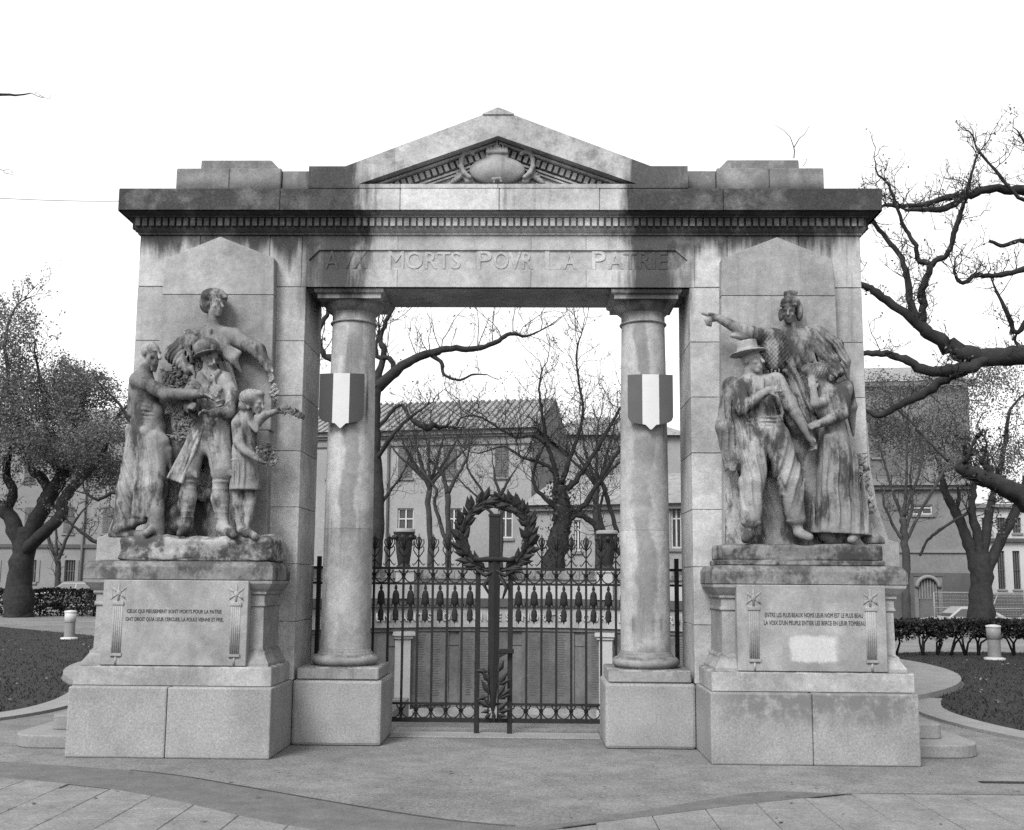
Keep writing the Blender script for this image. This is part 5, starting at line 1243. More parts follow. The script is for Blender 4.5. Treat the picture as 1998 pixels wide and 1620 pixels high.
# ------------------------------------------------------------------ bollard lamps
for px, py, lb in ((135, 1247, 'short bollard lamp with pale head on the lawn near the old plane tree'), (1941, 1287, 'short grey bollard lamp in front of the leggy hedge')):
    g_ = G(px, py, .03); b_ = empty('bollard_lamp', g_); tag(b_, lb, 'bollard')
    MB().lathe([(.21, 0), (.21, .035), (.13, .05)], g_, 20).build('foot', M['plastic'], b_)
    MB().lathe([(.13, .04), (.125, .42)], g_, 20).build('post', M['post'], b_)
    MB().lathe([(.125, .42), (.14, .43), (.14, .66), (.125, .665)], g_, 20).build('lamp_head', M['plastic'] if px < 500 else M['galv'], b_)
    MB().lathe([(.15, .665), (.15, .70), (.05, .72)], g_, 20).build('cap', M['plastic'], b_)
# ------------------------------------------------------------------ buildings
class Facade:
    """vertical wall through two ground points; openings are cut out of its face"""
    def __init__(s, A, B):
        s.A = np.array([A[0], A[1], 0.]); d = np.array([B[0]-A[0], B[1]-A[1], 0.]); s.W = np.linalg.norm(d); s.U = d/s.W
        s.N = np.array([s.U[1], -s.U[0], 0.])           # towards the viewer
        if s.N[1] > 0: s.N = -s.N
    def uz(s, px, py):
        d = ray(px, py); t = np.dot(s.A-CPOS, s.N)/np.dot(d, s.N); p = CPOS+d*t; return np.dot(p-s.A, s.U), p[2]
    def pt(s, u, z, n=0): return s.A+s.U*u+s.N*n+np.array([0, 0, z])
    def wall(s, mb, u0, u1, z0, z1, ops, depth=.22):
        us = sorted({u0, u1}|{o[0] for o in ops}|{o[1] for o in ops}); zs = sorted({z0, z1}|{o[2] for o in ops}|{o[3] for o in ops})
        us = [u for u in us if u0 <= u <= u1]; zs = [z for z in zs if z0 <= z <= z1]
        for a, b in zip(us[:-1], us[1:]):
            for c, d in zip(zs[:-1], zs[1:]):
                um, zm = (a+b)/2, (c+d)/2
                if any(o[0] < um < o[1] and o[2] < zm < o[3] for o in ops): continue
                mb.quad(s.pt(a, c), s.pt(b, c), s.pt(b, d), s.pt(a, d))
        for a, b, c, d in ops:
            for (p, q) in (((a, c), (b, c)), ((b, c), (b, d)), ((b, d), (a, d)), ((a, d), (a, c))):
                mb.quad(s.pt(*p), s.pt(*p, -depth), s.pt(*q, -depth), s.pt(*q))
        return mb
    def box(s, mb, a, b, c, d, n0, n1): return mb.obox(s.A, s.U, s.N, (0, 0, 1), (a, b, n0, n1, c, d))
    def window(s, parent, op, kind='glass'):
        a, b, c, d = op; w_ = b-a
        if kind == 'shut':
            o = MB(); s.box(o, a, (a+b)/2-.01, c, d, -.06, .03); s.box(o, (a+b)/2+.01, b, c, d, -.06, .03)
            for k in range(14):
                z = c+(d-c)*(k+.5)/14; s.box(o, a+.06, (a+b)/2-.07, z-.02, z+.03, .03, .045); s.box(o, (a+b)/2+.07, b-.06, z-.02, z+.03, .03, .045)
            wo = o.build('window_shutter', M['shutter'], parent)
        elif kind == 'glass':
            o = MB(); f = .07
            s.box(o, a, a+f, c, d, -.2, -.1); s.box(o, b-f, b, c, d, -.2, -.1); s.box(o, a+f, b-f, c, c+f, -.2, -.1); s.box(o, a+f, b-f, d-f, d, -.2, -.1)
            s.box(o, (a+b)/2-.035, (a+b)/2+.035, c+f, d-f, -.2, -.09); zt_ = c+(d-c)*.68
            s.box(o, a+f, b-f, zt_-.03, zt_+.03, -.198, -.11)
            wo = o.build('window', M['frame'], parent)
            for p, q in ((a+f, (a+b)/2-.035), ((a+b)/2+.035, b-f)):
                for r, t in ((c+f, zt_-.03), (zt_+.03, d-f)): s.box(MB(), p, q, r, t, -.19, -.17).build('pane', M['glass'], wo)
        else:
            wo = s.box(MB(), a, b, c, d, -.21, -.17).build('window', M['glass'], parent)
            m = MB(); n = max(3, int(w_/.16))
            for k in range(1, n): s.box(m, a+w_*k/n-.02, a+w_*k/n+.02, c, d, -.12, -.09)
            s.box(m, a, b, (c+d)/2-.02, (c+d)/2+.02, -.13, -.08); m.build('grille', M['shutter'] if kind == 'bars' else M['frame'], wo)
        s.box(MB(), a-.1, b+.1, c-.14, c-.02, -.05, .10).build('sill', M['trim'], wo)
        return wo
    def rect(s, px0, px1, py0, py1):
        u0, z1 = s.uz(px0, py0); u1, z0 = s.uz(px1, py1); return (u0, u1, z0, z1)

# --- central house
A, B = P(560, 1100, 43.5), P(1036, 1100, 41.0)
f = Facade(A, B); b = empty('house', (*A[:2], 0)); tag(b, 'rendered two-storey house with tiled roof seen through the gateway', 'house')
ze = f.uz(900, 840)[1]
low = [f.rect(776, 806, 992, 1056), f.rect(870, 900, 992, 1056), f.rect(972, 1000, 994, 1050), f.rect(640, 670, 992, 1056)]
upp = [f.rect(778, 804, 862, 932), f.rect(866, 890, 862, 932), f.rect(966, 992, 858, 930), f.rect(640, 668, 862, 932)]
vents = [f.rect(935, 941, 926, 932)]
sm_w = [f.rect(800, 862, 1095, 1108)]
mb = MB(); f.wall(mb, 0, f.W, 0, ze, low+upp); 
D_ = 11.0
for u in (0, f.W): q = f.pt(u, 0); r = f.pt(u, 0, -D_); mb.quad(q, r, r+np.array([0, 0, ze]), q+np.array([0, 0, ze]))
mb.quad(f.pt(0, 0, -D_), f.pt(f.W, 0, -D_), f.pt(f.W, ze, -D_), f.pt(0, ze, -D_)); mb.build('wall', M['wall_c'], b)
for o in low: f.window(b, o)
for o in upp: f.window(b, o, 'shut')
f.box(MB(), *vents[0], .0, .03).build('vent', M['shutter'], b)
mb = MB(); f.box(mb, -.2, f.W+.15, ze-.75, ze-.55, .0, .10); f.box(mb, -.3, f.W+.25, ze-.22, ze, .0, .28); f.box(mb, -.3, f.W+.2, ze-.35, ze-.22, .0, .16); mb.build('eaves_cornice', M['trim'], b)
zr = ze+2.5
rf = MB(); nrow = 46
ridge0, ridge1 = f.pt(-.4, zr, -D_/2), f.pt(f.W+.3, zr, -D_/2)
ev0, ev1 = f.pt(-.4, ze+.02, .45), f.pt(f.W+.3, ze+.02, .45)
bk0, bk1 = f.pt(-.4, ze+.02, -D_-.4), f.pt(f.W+.3, ze+.02, -D_-.4)
rf.quad(ev0, ev1, ridge1, ridge0); rf.quad(bk1, bk0, ridge0, ridge1); rf.add([ev1, bk1, ridge1], [(0, 1, 2)]); rf.add([bk0, ev0, ridge0], [(0, 1, 2)])
rfo = rf.build('roof', M['tile'], b)
mb = MB(); n = int(f.W/.34)
for k in range(n):            # cover tiles run up the slope as rounded ribs
    t = (k+.5)/n; p = ev0*(1-t)+ev1*t; q = ridge0*(1-t)+ridge1*t
    mb.tube([p+(0, 0, .02), (p+q)/2+(0, 0, .03), q+(0, 0, .02)], .085, 6)
tag(mb.build('roof_tile_rows', M['tile'], rfo), kind='stuff')
dp = f.uz(757, 1000)[0]
MB().tube([f.pt(dp, 0, .1), f.pt(dp, ze-.3, .1)], .07, 6).build('drainpipe', M['wall_d'], b)
# --- low annex right of it
A, B = P(1030, 1100, 36.5), P(1420, 1100, 33.5)
f = Facade(A, B); b = empty('house', (*A[:2], 0)); tag(b, 'low rendered outbuilding with tiled lean-to roof behind the ivy-clad trunk', 'house')
ze = f.uz(1150, 985)[1]; zr = f.uz(1150, 940)[1]+.4
ops = [f.rect(1120, 1134, 1015, 1075), f.rect(1308, 1330, 985, 1070)]
mb = MB(); f.wall(mb, 0, f.W, 0, ze, ops)
for u in (0, f.W): q = f.pt(u, 0); r = f.pt(u, 0, -5); mb.quad(q, r, r+np.array([0, 0, zr]), q+np.array([0, 0, ze]))
mb.build('wall', M['wall_c'], b)
for o in ops: f.window(b, o, 'glass')
f.box(MB(), -.1, f.W+.1, ze-.25, ze-.05, 0, .2).build('eaves_cornice', M['trim'], b)
MB().quad(f.pt(-.2, ze, .4), f.pt(f.W+.2, ze, .4), f.pt(f.W+.2, zr+.4, -5), f.pt(-.2, zr+.4, -5)).build('roof', M['tile'], b)
# --- wide block behind the annex (dull roof line seen through the twigs)
A, B = P(1060, 1100, 60), P(1345, 1100, 60); f = Facade(A, B); b = empty('house', (*A[:2], 0)); tag(b, 'tall plain block with hipped roof behind the outbuilding and bare crown', 'house')
ze = f.uz(1200, 850)[1]; mb = MB(); ops = [f.rect(1180, 1196, 890, 930)]; f.wall(mb, 0, f.W, 0, ze, ops)
for u in (0, f.W): q = f.pt(u, 0); r = f.pt(u, 0, -9); mb.quad(q, r, r+np.array([0, 0, ze]), q+np.array([0, 0, ze]))
mb.build('wall', M['wall_c'], b)
for o in ops: f.window(b, o, 'shut')
r0, r1 = f.pt(3, ze+2, -4.5), f.pt(f.W-3, ze+2, -4.5); e0, e1, e2, e3 = f.pt(-.4, ze, .4), f.pt(f.W+.4, ze, .4), f.pt(f.W+.4, ze, -9.4), f.pt(-.4, ze, -9.4)
MB().quad(e0, e1, r1, r0).quad(e2, e3, r0, r1).add([e1, e2, r1], [(0, 1, 2)]).add([e3, e0, r0], [(0, 1, 2)]).build('roof', M['tile'], b)
# --- left house
A, B = P(-330, 1100, 56), P(420, 1100, 54)
f = Facade(A, B); b = empty('house', (*A[:2], 0)); tag(b, 'long pale rendered house behind the leafy plane tree and hedge', 'house')
ze = f.uz(150, 845)[1]
low = [f.rect(x, x+17, 1093, 1136) for x in (52, 128, 204, 280, -24, -100)]; upp = [f.rect(x, x+17, 990, 1040) for x in (50, 126, 202, 278, -26, -102)]; top = [f.rect(x, x+17, 890, 940) for x in (50, 126, 202, 278, -26, -102)]
mb = MB(); f.wall(mb, 0, f.W, 0, ze, low+upp+top)
for u in (0, f.W): q = f.pt(u, 0); r = f.pt(u, 0, -10); mb.quad(q, r, r+np.array([0, 0, ze]), q+np.array([0, 0, ze]))
mb.build('wall', M['wall_l'], b)
for o in low: f.window(b, o, 'bars'); f.box(MB(), o[0]-.25, o[0]-.02, o[2], o[3], -.02, .05).build('window_jamb', M['trim'], b); f.box(MB(), o[1]+.02, o[1]+.25, o[2], o[3], -.02, .05).build('window_jamb', M['trim'], b)
for o in upp+top: f.window(b, o, 'shut')
z_ = f.uz(100, 1066)[1]; f.box(MB(), -.1, f.W+.1, z_-.1, z_+.12, 0, .12).build('string_course', M['wall_d'], b)
mb = MB(); f.box(mb, -.2, f.W+.2, ze-.3, ze, 0, .35); mb.build('eaves_cornice', M['trim'], b)
MB().quad(f.pt(-.4, ze, .5), f.pt(f.W+.4, ze, .5), f.pt(f.W+.4, ze+2.4, -5), f.pt(-.4, ze+2.4, -5)).quad(f.pt(f.W+.4, ze, -10.5), f.pt(-.4, ze, -10.5), f.pt(-.4, ze+2.4, -5), f.pt(f.W+.4, ze+2.4, -5)).build('roof', M['tile'], b)
for x in (166,): u = f.uz(x, 1000)[0]; MB().tube([f.pt(u, 0, .12), f.pt(u, ze-.3, .12)], .09, 6).build('drainpipe', M['trim'], b)
# --- right house
A, B = P(1560, 1100, 49), P(1905, 1100, 48)
f = Facade(A, B); b = empty('house', (*A[:2], 0)); tag(b, 'grey town house with heavy cornice and barred arched door behind the forked tree', 'house')
ze = f.uz(1800, 745)[1]
arch = f.rect(1791, 1832, 1128, 1190); arch = (arch[0], arch[1], ZS, arch[3])
ops = [f.rect(1780, 1820, 985, 1004), f.rect(1700, 1716, 838, 892), f.rect(1790, 1812, 838, 892), f.rect(1862, 1884, 838, 892), f.rect(1620, 1650, 838, 892)]
mb = MB(); f.wall(mb, 0, f.W, ZS, ze, ops+[arch])
for u in (0, f.W): mb.quad(f.pt(u, ZS), f.pt(u, ZS, -11), f.pt(u, ze, -11), f.pt(u, ze))
ca_, cb_ = (arch[0]+arch[1])/2, arch[3]; rr = (arch[1]-arch[0])/2
for sg in (-1, 1):   # spandrels turn the square head into an arch
    pts = [(ca_+sg*rr, cb_)]+[(ca_+sg*rr*math.cos(t), cb_-rr+rr*math.sin(t)) for t in np.linspace(0, math.pi/2, 9)]
    V = [f.pt(u, z, -.001) for u, z in pts]; mb.add(V, [tuple(range(len(V)))])
mb.build('wall', M['wall_r'], b)
f.window(b, ops[0], 'glass')
for o in ops[1:]: f.window(b, o, 'shut')
dr = f.box(MB(), arch[0], arch[1], ZS, arch[3], -.22, -.16).build('door', M['shutter'], b)
m = MB()
for k in range(7): u = arch[0]+(arch[1]-arch[0])*(k+.5)/7; f.box(m, u-.02, u+.02, arch[2]+1.6, arch[3], -.12, -.08)
m.build('grille', M['galv'], dr)
m = MB(); m.tube([f.pt(ca_+rr*1.15*math.cos(t), cb_-rr+rr*1.15*math.sin(t), .02) for t in np.linspace(0, math.pi, 14)], .12, 6); m.build('arch_ring', M['trim'], b)
z1_ = f.uz(1800, 948)[1]; z2_ = f.uz(1800, 936)[1]
m = MB(); f.box(m, -.1, f.W+.25, z1_, z2_, 0, .45); f.box(m, -.1, f.W+.15, z1_-.22, z1_-.003, 0, .25); m.build('cornice', M['trim'], b)
z_ = f.uz(1800, 1076)[1]; f.box(MB(), -.1, f.W+.05, z_-.08, z_+.1, 0, .1).build('string_course', M['trim'], b)
z_ = f.uz(1800, 1118)[1]; m = MB(); f.wall(m, 0, f.W+.05, ZS, z_, [(arch[0]-.25, arch[1]+.25, ZS, arch[3]+.1)], .02); m2 = MB(); m2.v = [tuple(np.array(v)+f.N*.05) for v in m.v]; m2.f = m.f; m2.sm = m.sm; m2.build('base_course', M['wall_d'], b)
for o in (f.rect(1716, 1722, 900, 902),): pass
f.box(MB(), -.2, f.W+.3, ze-.3, ze, 0, .4).build('eaves_cornice', M['trim'], b)
MB().quad(f.pt(-.3, ze, .5), f.pt(f.W+.4, ze, .5), f.pt(f.W-1, ze+2.0, -5.5), f.pt(-.3, ze+2.0, -5.5)).add([f.pt(f.W+.4, ze, .5), f.pt(f.W+.4, ze, -11.4), f.pt(f.W-1, ze+2.0, -5.5)], [(0, 1, 2)]).build('roof', M['tile'], b)
# --- far right pale block
A, B = P(1906, 1100, 62), P(2180, 1100, 62)
f = Facade(A, B); b = empty('building', (*A[:2], 0)); tag(b, 'pale plain block with tall window bays beyond the forked tree', 'building')
ze = f.uz(1960, 985)[1]; ops = [f.rect(x, x+18, 1075, 1150) for x in (1915, 1945, 1975)]+[f.rect(x, x+18, 1010, 1040) for x in (1915, 1945, 1975)]
mb = MB(); f.wall(mb, 0, f.W, ZS, ze, ops); q = f.pt(0, 0); r = f.pt(0, 0, -8); mb.quad(q, r, r+np.array([0, 0, ze]), q+np.array([0, 0, ze])); mb.quad(f.pt(0, ze), f.pt(f.W, ze), f.pt(f.W, ze, -8), f.pt(0, ze, -8)); mb.build('wall', M['wall_p'], b)
for o in ops: f.window(b, o, 'bars')
z_ = f.uz(1960, 1055)[1]; f.box(MB(), -.1, f.W, z_-.1, z_+.15, 0, .25).build('string_course', M['wall_d'], b); f.box(MB(), -.2, f.W, ze-.25, ze+.05, 0, .3).build('eaves_cornice', M['trim'], b)

# ------------------------------------------------------------------ cars behind the hedges
def car(name, label, loc, rz, paint, tall=False):
    c = empty(name, loc); tag(c, label, 'van' if tall else 'car')
    L, W, = (4.2, 1.66) if not tall else (4.6, 1.8)
    Hh = 1.38 if not tall else 1.95; hw = W/2
    R = Matrix.Rotation(rz, 3, 'Z'); T = Vector(loc)
    def put(mb, nm, mat, parent, bev=0):
        mb.v = [tuple(R @ Vector(v)+T) for v in mb.v]; return mb.build(nm, mat, parent, bev, 2)
    def side(prof, y): return [(x, y, z) for x, z in prof]
    body = [(-L/2, .30), (L/2, .28), (L/2+.02, .52), (L/2-.06, .72), (L/2-1.05, .86), (-L/2+.55, .90), (-L/2+.02, .84), (-L/2, .55)]
    mb = MB(); n = len(body)
    rows = [(-hw*.94, 1), (-hw, 1), (hw, 1), (hw*.94, 1)]
    v = []
    for y, _ in ((-hw, 0), (hw, 0)): v += side(body, y)
    mb.add(v, [tuple(range(n)), tuple(range(2*n-1, n-1, -1))]+[(i, i+n, (i+1) % n+n, (i+1) % n) for i in range(n)])
    bo = put(mb, 'body', paint, c, .05)
    cab = [(L/2-1.10, .85), (L/2-1.75, Hh-.03), (L/2-2.1, Hh), (-L/2+1.15, Hh-.02), (-L/2+.35, .89)] if not tall else [(L/2-.9, .85), (L/2-1.45, Hh-.03), (L/2-1.7, Hh), (-L/2+.1, Hh), (-L/2+.02, .85)]
    n = len(cab); ti = .16
    v = side(cab, 0); v1 = [(x, -hw+.03+(ti if z > 1 else 0), z) for x, y, z in v]; v2 = [(x, hw-.03-(ti if z > 1 else 0), z) for x, y, z in v]
    mb = MB(); mb.add(v1+v2, [tuple(range(n)), tuple(range(2*n-1, n-1, -1))]+[(i, i+n, (i+1) % n+n, (i+1) % n) for i in range(n)])
    ro = put(mb, 'cabin', paint, c, .04)
    for sg in (-1, 1):      # side glass
        def gp(x, z): t = (z-.86)/(Hh-.86); return (x, sg*(hw-.03-ti*t+.006), z)
        x_f0, x_f1, x_r0, x_r1 = cab[0][0]-.18, cab[1][0]-.02, cab[-1][0]+.25, cab[-2][0]+.02
        xm = (x_f1+x_r1)/2
        for a, b_, a2, b2 in ((x_f0, xm+.04, x_f1, xm+.04), (xm-.04, x_r0, xm-.04, x_r1)):
            if tall and a < 0.3: continue
            put(MB().add([gp(a, .90), gp(b_, .90), gp(b2, Hh-.12), gp(a2, Hh-.12)], [(0, 1, 2, 3)] if sg < 0 else [(3, 2, 1, 0)]), 'side_window', M['glass'], ro)
    put(MB().add([(cab[0][0]-.06, -hw+.15, .92), (cab[0][0]-.06, hw-.15, .92), (cab[1][0]+.02, hw-.27, Hh-.09), (cab[1][0]+.02, -hw+.27, Hh-.09)], [(0, 1, 2, 3)]), 'windscreen', M['glass'], ro)
    o_ = c.children[-1] if False else None
    for x in (-L/2+.75, L/2-.8):
        for sg in (-1, 1):
            mb = MB().lathe([(.18, -.09), (.30, -.09), (.315, -.05), (.315, .05), (.30, .09), (.18, .09)], (0, 0, 0), 18); mb.v = [(x+a, sg*(hw-.07)+z, .315+y) for a, y, z in mb.v]; w_ = put(mb, 'wheel', M['tyre'], c)
            mb = MB().lathe([(.01, -.10), (.17, -.095), (.18, .095), (.01, .10)], (0, 0, 0), 14); mb.v = [(x+a, sg*(hw-.07)+z, .315+y) for a, y, z in mb.v]; put(mb, 'rim', M['galv'], w_)
    for sg in (-1, 1): put(MB().box(L/2-.08, L/2+.03, sg*hw*.7-.16, sg*hw*.7+.16, .56, .70), 'headlight', M['plastic'], c, .02); put(MB().box(-L/2-.02, -L/2+.06, sg*hw*.75-.14, sg*hw*.75+.14, .62, .78), 'tail_light', M['red'], c, .02)
    return c
g_ = P(1878, 1190, 41); car('parked_car', 'silver saloon car parked behind the leggy hedge', (g_[0], 41, ZS), math.pi, M['car_silver'])
g_ = P(1955, 1190, 45.5); car('parked_van', 'dark van parked beyond the silver saloon', (g_[0]+.3, 45.5, ZS), math.pi, M['car_dark'], True)
g_ = P(2000, 1190, 39); car('parked_car', 'white car behind the hedge at the dark van', (g_[0]+1.0, 39, ZS), math.pi, M['car_white'])
g_ = P(148, 1150, 40); car('parked_car', 'dark car parked behind the clipped hedge near the old plane tree', (g_[0], 40, 0), math.pi, M['car_dark'])

# ------------------------------------------------------------------ wire mesh fence panel at right
fa, fb = P(1822, 1160, 44), P(2090, 1175, 42.5)
fc = empty('mesh_fence', (fa[0], fa[1], ZS)); tag(fc, 'light wire mesh site fence in front of the grey town house', 'fence')
f = Facade(fa, fb); zt_ = f.uz(1823, 1156)[1]; npan = 3
for k in range(npan+1):
    u = f.W*k/npan; MB().tube([f.pt(u, ZS), f.pt(u, zt_)], .035, 6).build('fence_post', M['galv'], fc)
for k in range(npan):
    u0, u1 = f.W*k/npan, f.W*(k+1)/npan
    for z in (zt_, zt_-.8, ZS+.25): MB().tube([f.pt(u0, z), f.pt(u1, z)], .03, 5).build('fence_rail', M['galv'], fc)
    mb = MB()
    for q in range(1, 16): u = u0+(u1-u0)*q/16; mb.tube([f.pt(u, ZS+.25), f.pt(u, zt_)], .008, 3, False)
    for q in range(1, 10): z = ZS+.25+(zt_-ZS-.25)*q/10; mb.tube([f.pt(u0, z), f.pt(u1, z)], .008, 3, False)
    tag(mb.build('wire_mesh', M['galv'], fc), kind='stuff')

# ------------------------------------------------------------------ overhead cable
a_, b_ = P(-60, 384, 30), P(420, 388, 30)
tag(MB().tube([a_*(1-t)+b_*t-np.array([0, 0, .15*math.sin(t*math.pi)]) for t in np.linspace(0, 1, 14)], .012, 5).build('overhead_cable', M['iron']), 'thin overhead cable running behind the entablature end', 'cable')
# ------------------------------------------------------------------ vegetation
class Tree:
    def __init__(s, name, label, base, bark, group=None, seed=1):
        s.r = random.Random(seed); s.root = empty(name, (base[0], base[1], 0)); tag(s.root, label, 'tree', group)
        s.trunk = MB(); s.twig = MB(); s.leaf = MB(); s.bark = bark; s.limbs = []
    def limb(s, pts, radii, n=8, part='trunk', jitter=.0):
        """pts: (px, py, Y) pixels at a depth; radii in pixels"""
        W_ = [P(*p) for p in pts]; sc = [(p[2]+CD)/FPX for p in pts]; R = [r*c for r, c in zip(radii, sc)]
        # spline subdivision with knobbly irregularity
        out = []; rr = []; N = len(W_)
        for i in range(N-1):
            p0, p1, p2, p3 = (W_[max(0, min(N-1, i+j))] for j in (-1, 0, 1, 2))
            m = 5
            for k in range(m):
                t = k/m; q = .5*((2*p1)+(-p0+p2)*t+(2*p0-5*p1+4*p2-p3)*t*t+(-p0+3*p1-3*p2+p3)*t**3)
                r = R[i]*(1-t)+R[i+1]*t
                out.append(q+np.array([s.r.gauss(0, 1) for _ in range(3)])*r*(.2 if r < .12 else .05)); rr.append(r*s.r.uniform(.93, 1.08)*(1.12 if s.r.random() < .12 else 1))
        out.append(W_[-1]); rr.append(R[-1]); s.trunk.tube(out, rr, n+2, jit=.10); s.limbs.append((out, rr)); return s
    def shoot(s, p, d, L, r0, r1, depth, leafp, lsz, up=.25, wig=.28, seg=5):
        pts = [np.array(p, float)]; d = np.array(d, float); d /= np.linalg.norm(d)
        for k in range(seg):
            d = d+np.array([s.r.gauss(0, wig), s.r.gauss(0, wig), s.r.gauss(up*.35, wig)]); d /= np.linalg.norm(d)
            pts.append(pts[-1]+d*L/seg)
        s.twig.tube(pts, [r0+(r1-r0)*k/seg for k in range(seg+1)], 4 if r0 > .012 else 3, False)
        if depth > 0:
            for k in range(1, seg+1):
                if s.r.random() < .75:
                    q = pts[k]; a = np.array([s.r.gauss(0, 1), s.r.gauss(0, 1), s.r.gauss(.35, .8)])
                    s.shoot(q, d*.7+a/np.linalg.norm(a), L*s.r.uniform(.35, .6), max(r1, r0*.55), r1*.85, depth-1, leafp, lsz, up, wig, 4)
        elif leafp > 0:
            for k in range(1, seg+1):
                while s.r.random() < leafp: 
                    s.leafq(pts[k]+np.array([s.r.gauss(0, lsz*.8) for _ in range(3)]), lsz)
                    if s.r.random() < .45: break
    def leafq(s, c, sz):
        a = np.array([s.r.gauss(0, 1) for _ in range(3)]); a /= np.linalg.norm(a)+1e-9; b = np.cross(a, [s.r.gauss(0, 1) for _ in range(3)]); b /= np.linalg.norm(b)+1e-9
        z = sz*s.r.uniform(.6, 1.25); s.leaf.add([c-a*z*.5, c+b*z*.33+a*z*.05, c+a*z*.55, c-b*z*.33+a*z*.05], [(0, 1, 2, 3)])
    def twigs(s, per_m, L, r0, r1, depth=1, leafp=0, lsz=.08, which=None, frac=(.15, 1.0), up=.4, spread=1.0):
        for li in (which if which is not None else range(len(s.limbs))):
            pts, rr = s.limbs[li]; n = len(pts); i0, i1 = int(n*frac[0]), max(int(n*frac[0])+1, int(n*frac[1]))
            ln = sum(np.linalg.norm(pts[i+1]-pts[i]) for i in range(i0, min(i1, n-1)))
            for _ in range(int(ln*per_m)+1):
                i = s.r.randrange(i0, min(i1, n)); a = np.array([s.r.gauss(0, spread), s.r.gauss(0, spread), s.r.gauss(up*2, .7)])
                s.shoot(pts[i], a, L*s.r.uniform(.5, 1.25), r0, r1, depth, leafp, lsz)
            s.shoot(pts[-1], pts[-1]-pts[-2], L*.9, max(r0, rr[-1]*.9), r1, depth, leafp, lsz)
    def cloud(s, px, py, Y, rx, ry, rd, n, lsz):
        """loose leaf clumps inside an ellipsoid given in pixels (rd = depth radius in metres)"""
        for _ in range(n):
            while True:
                u = [s.r.uniform(-1, 1) for _ in range(3)]
                if sum(q*q for q in u) < 1: break
            c = P(px+u[0]*rx, py+u[1]*ry, Y+u[2]*rd)
            if noise.noise(Vector(c)*.9) < -.05+.25*(abs(u[1])): continue
            for k in range(s.r.randrange(3, 8)): s.leafq(c+np.array([s.r.gauss(0, .16) for _ in range(3)]), lsz)
    def done(s, leafmat=None):
        s.trunk.build('trunk', s.bark, s.root)
        if s.twig.v: tag(s.twig.build('twigs', s.bark, s.root), kind='stuff')
        if s.leaf.v: tag(s.leaf.build('crown', leafmat or M['leaf'], s.root), kind='stuff')

def ybase(px, Y): return P(px, 1200, Y)
# big near tree standing outside the frame at right: its limbs reach in behind the pier
Y = 5.0
t = Tree('plane_tree', 'near bare plane tree reaching thick dark limbs to the pier of the farmer group', P(2330, 1300, Y), M['bark'], seed=3)
t.limb([(2330, 1435, Y), (2325, 1200, Y), (2310, 950, Y), (2290, 760, Y)], [60, 52, 48, 42], 12)
t.limb([(2300, 800, Y), (2190, 715, Y), (2080, 690, Y), (1998, 692, Y), (1935, 698, Y), (1880, 690, Y), (1838, 668, Y), (1800, 640, Y), (1765, 612, Y), (1710, 572, Y), (1682, 556, Y), (1640, 540, Y)], [36, 26, 21, 19, 19, 17, 14, 11.5, 9, 7, 6, 4], 10)
t.limb([(1930, 698, Y), (1865, 722, Y-.2), (1810, 725, Y-.3), (1765, 702, Y-.3), (1720, 690, Y-.2), (1675, 690, Y), (1640, 680, Y)], [14, 11.5, 10, 8, 6.5, 5, 3.5], 8)
t.limb([(1910, 705, Y), (1855, 733, Y+.2), (1800, 768, Y+.3), (1755, 790, Y+.3), (1718, 812, Y+.4), (1692, 802, Y+.5)], [11, 10, 8.5, 7, 5.5, 4], 8)
t.limb([(1795, 632, Y), (1776, 592, Y+.1), (1770, 545, Y+.2), (1760, 505, Y+.3), (1733, 470, Y+.4), (1706, 436, Y+.4), (1690, 420, Y+.4)], [8, 7, 6, 5, 4.5, 4, 3], 7)
t.limb([(1800, 632, Y), (1802, 590, Y-.1), (1797, 580, Y-.1), (1804, 555, Y-.2), (1815, 518, Y-.2), (1792, 508, Y-.2), (1786, 480, Y-.3), (1768, 450, Y-.3), (1748, 402, Y-.4), (1735, 362, Y-.4), (1712, 340, Y-.4)], [8, 7.5, 8, 7, 6, 5, 4.5, 4, 3, 2.5, 2], 7)
t.limb([(1815, 518, Y-.2), (1842, 500, Y-.3), (1858, 475, Y-.4), (1866, 440, Y-.5), (1880, 395, Y-.6), (1893, 350, Y-.7), (1906, 305, Y-.8)], [6, 5.5, 5, 5, 4, 3, 2], 7)
t.limb([(2290, 780, Y), (2200, 560, Y+.5), (2120, 430, Y+.6), (2050, 385, Y+.5), (1998, 372, Y+.4), (1935, 368, Y+.3), (1885, 382, Y+.2), (1845, 386, Y+.2), (1800, 400, Y+.2), (1755, 403, Y+.2), (1724, 401, Y+.2)], [30, 20, 14, 11, 10, 8, 7, 6, 5, 4, 3], 8)
t.limb([(1880, 386, Y+.2), (1845, 406, Y+.1), (1800, 409, Y), (1768, 410, Y)], [7, 7, 5, 3], 7)
t.limb([(2200, 560, Y+.5), (2080, 500, Y+.4), (1998, 525, Y+.3), (1945, 538, Y+.2), (1905, 538, Y+.1), (1880, 552, Y), (1868, 545, Y), (1862, 525, Y)], [12, 8, 6, 5, 4.5, 4, 3.5, 2.5], 7)
t.limb([(2160, 480, Y), (2090, 380, Y), (2040, 330, Y), (2005, 285, Y), (1985, 255, Y)], [9, 6, 4, 3, 1.5], 7)
t.limb([(2110, 660, Y+.6), (2040, 600, Y+.7), (1985, 650, Y+.8), (1970, 620, Y+.8), (1945, 570, Y+.8)], [9, 6, 5, 4, 3], 7)
t.limb([(2120, 420, Y+.6), (2050, 340, Y+.3), (2000, 390, Y), (1940, 330, Y), (1905, 290, Y)], [8, 5, 4, 3, 2], 7)
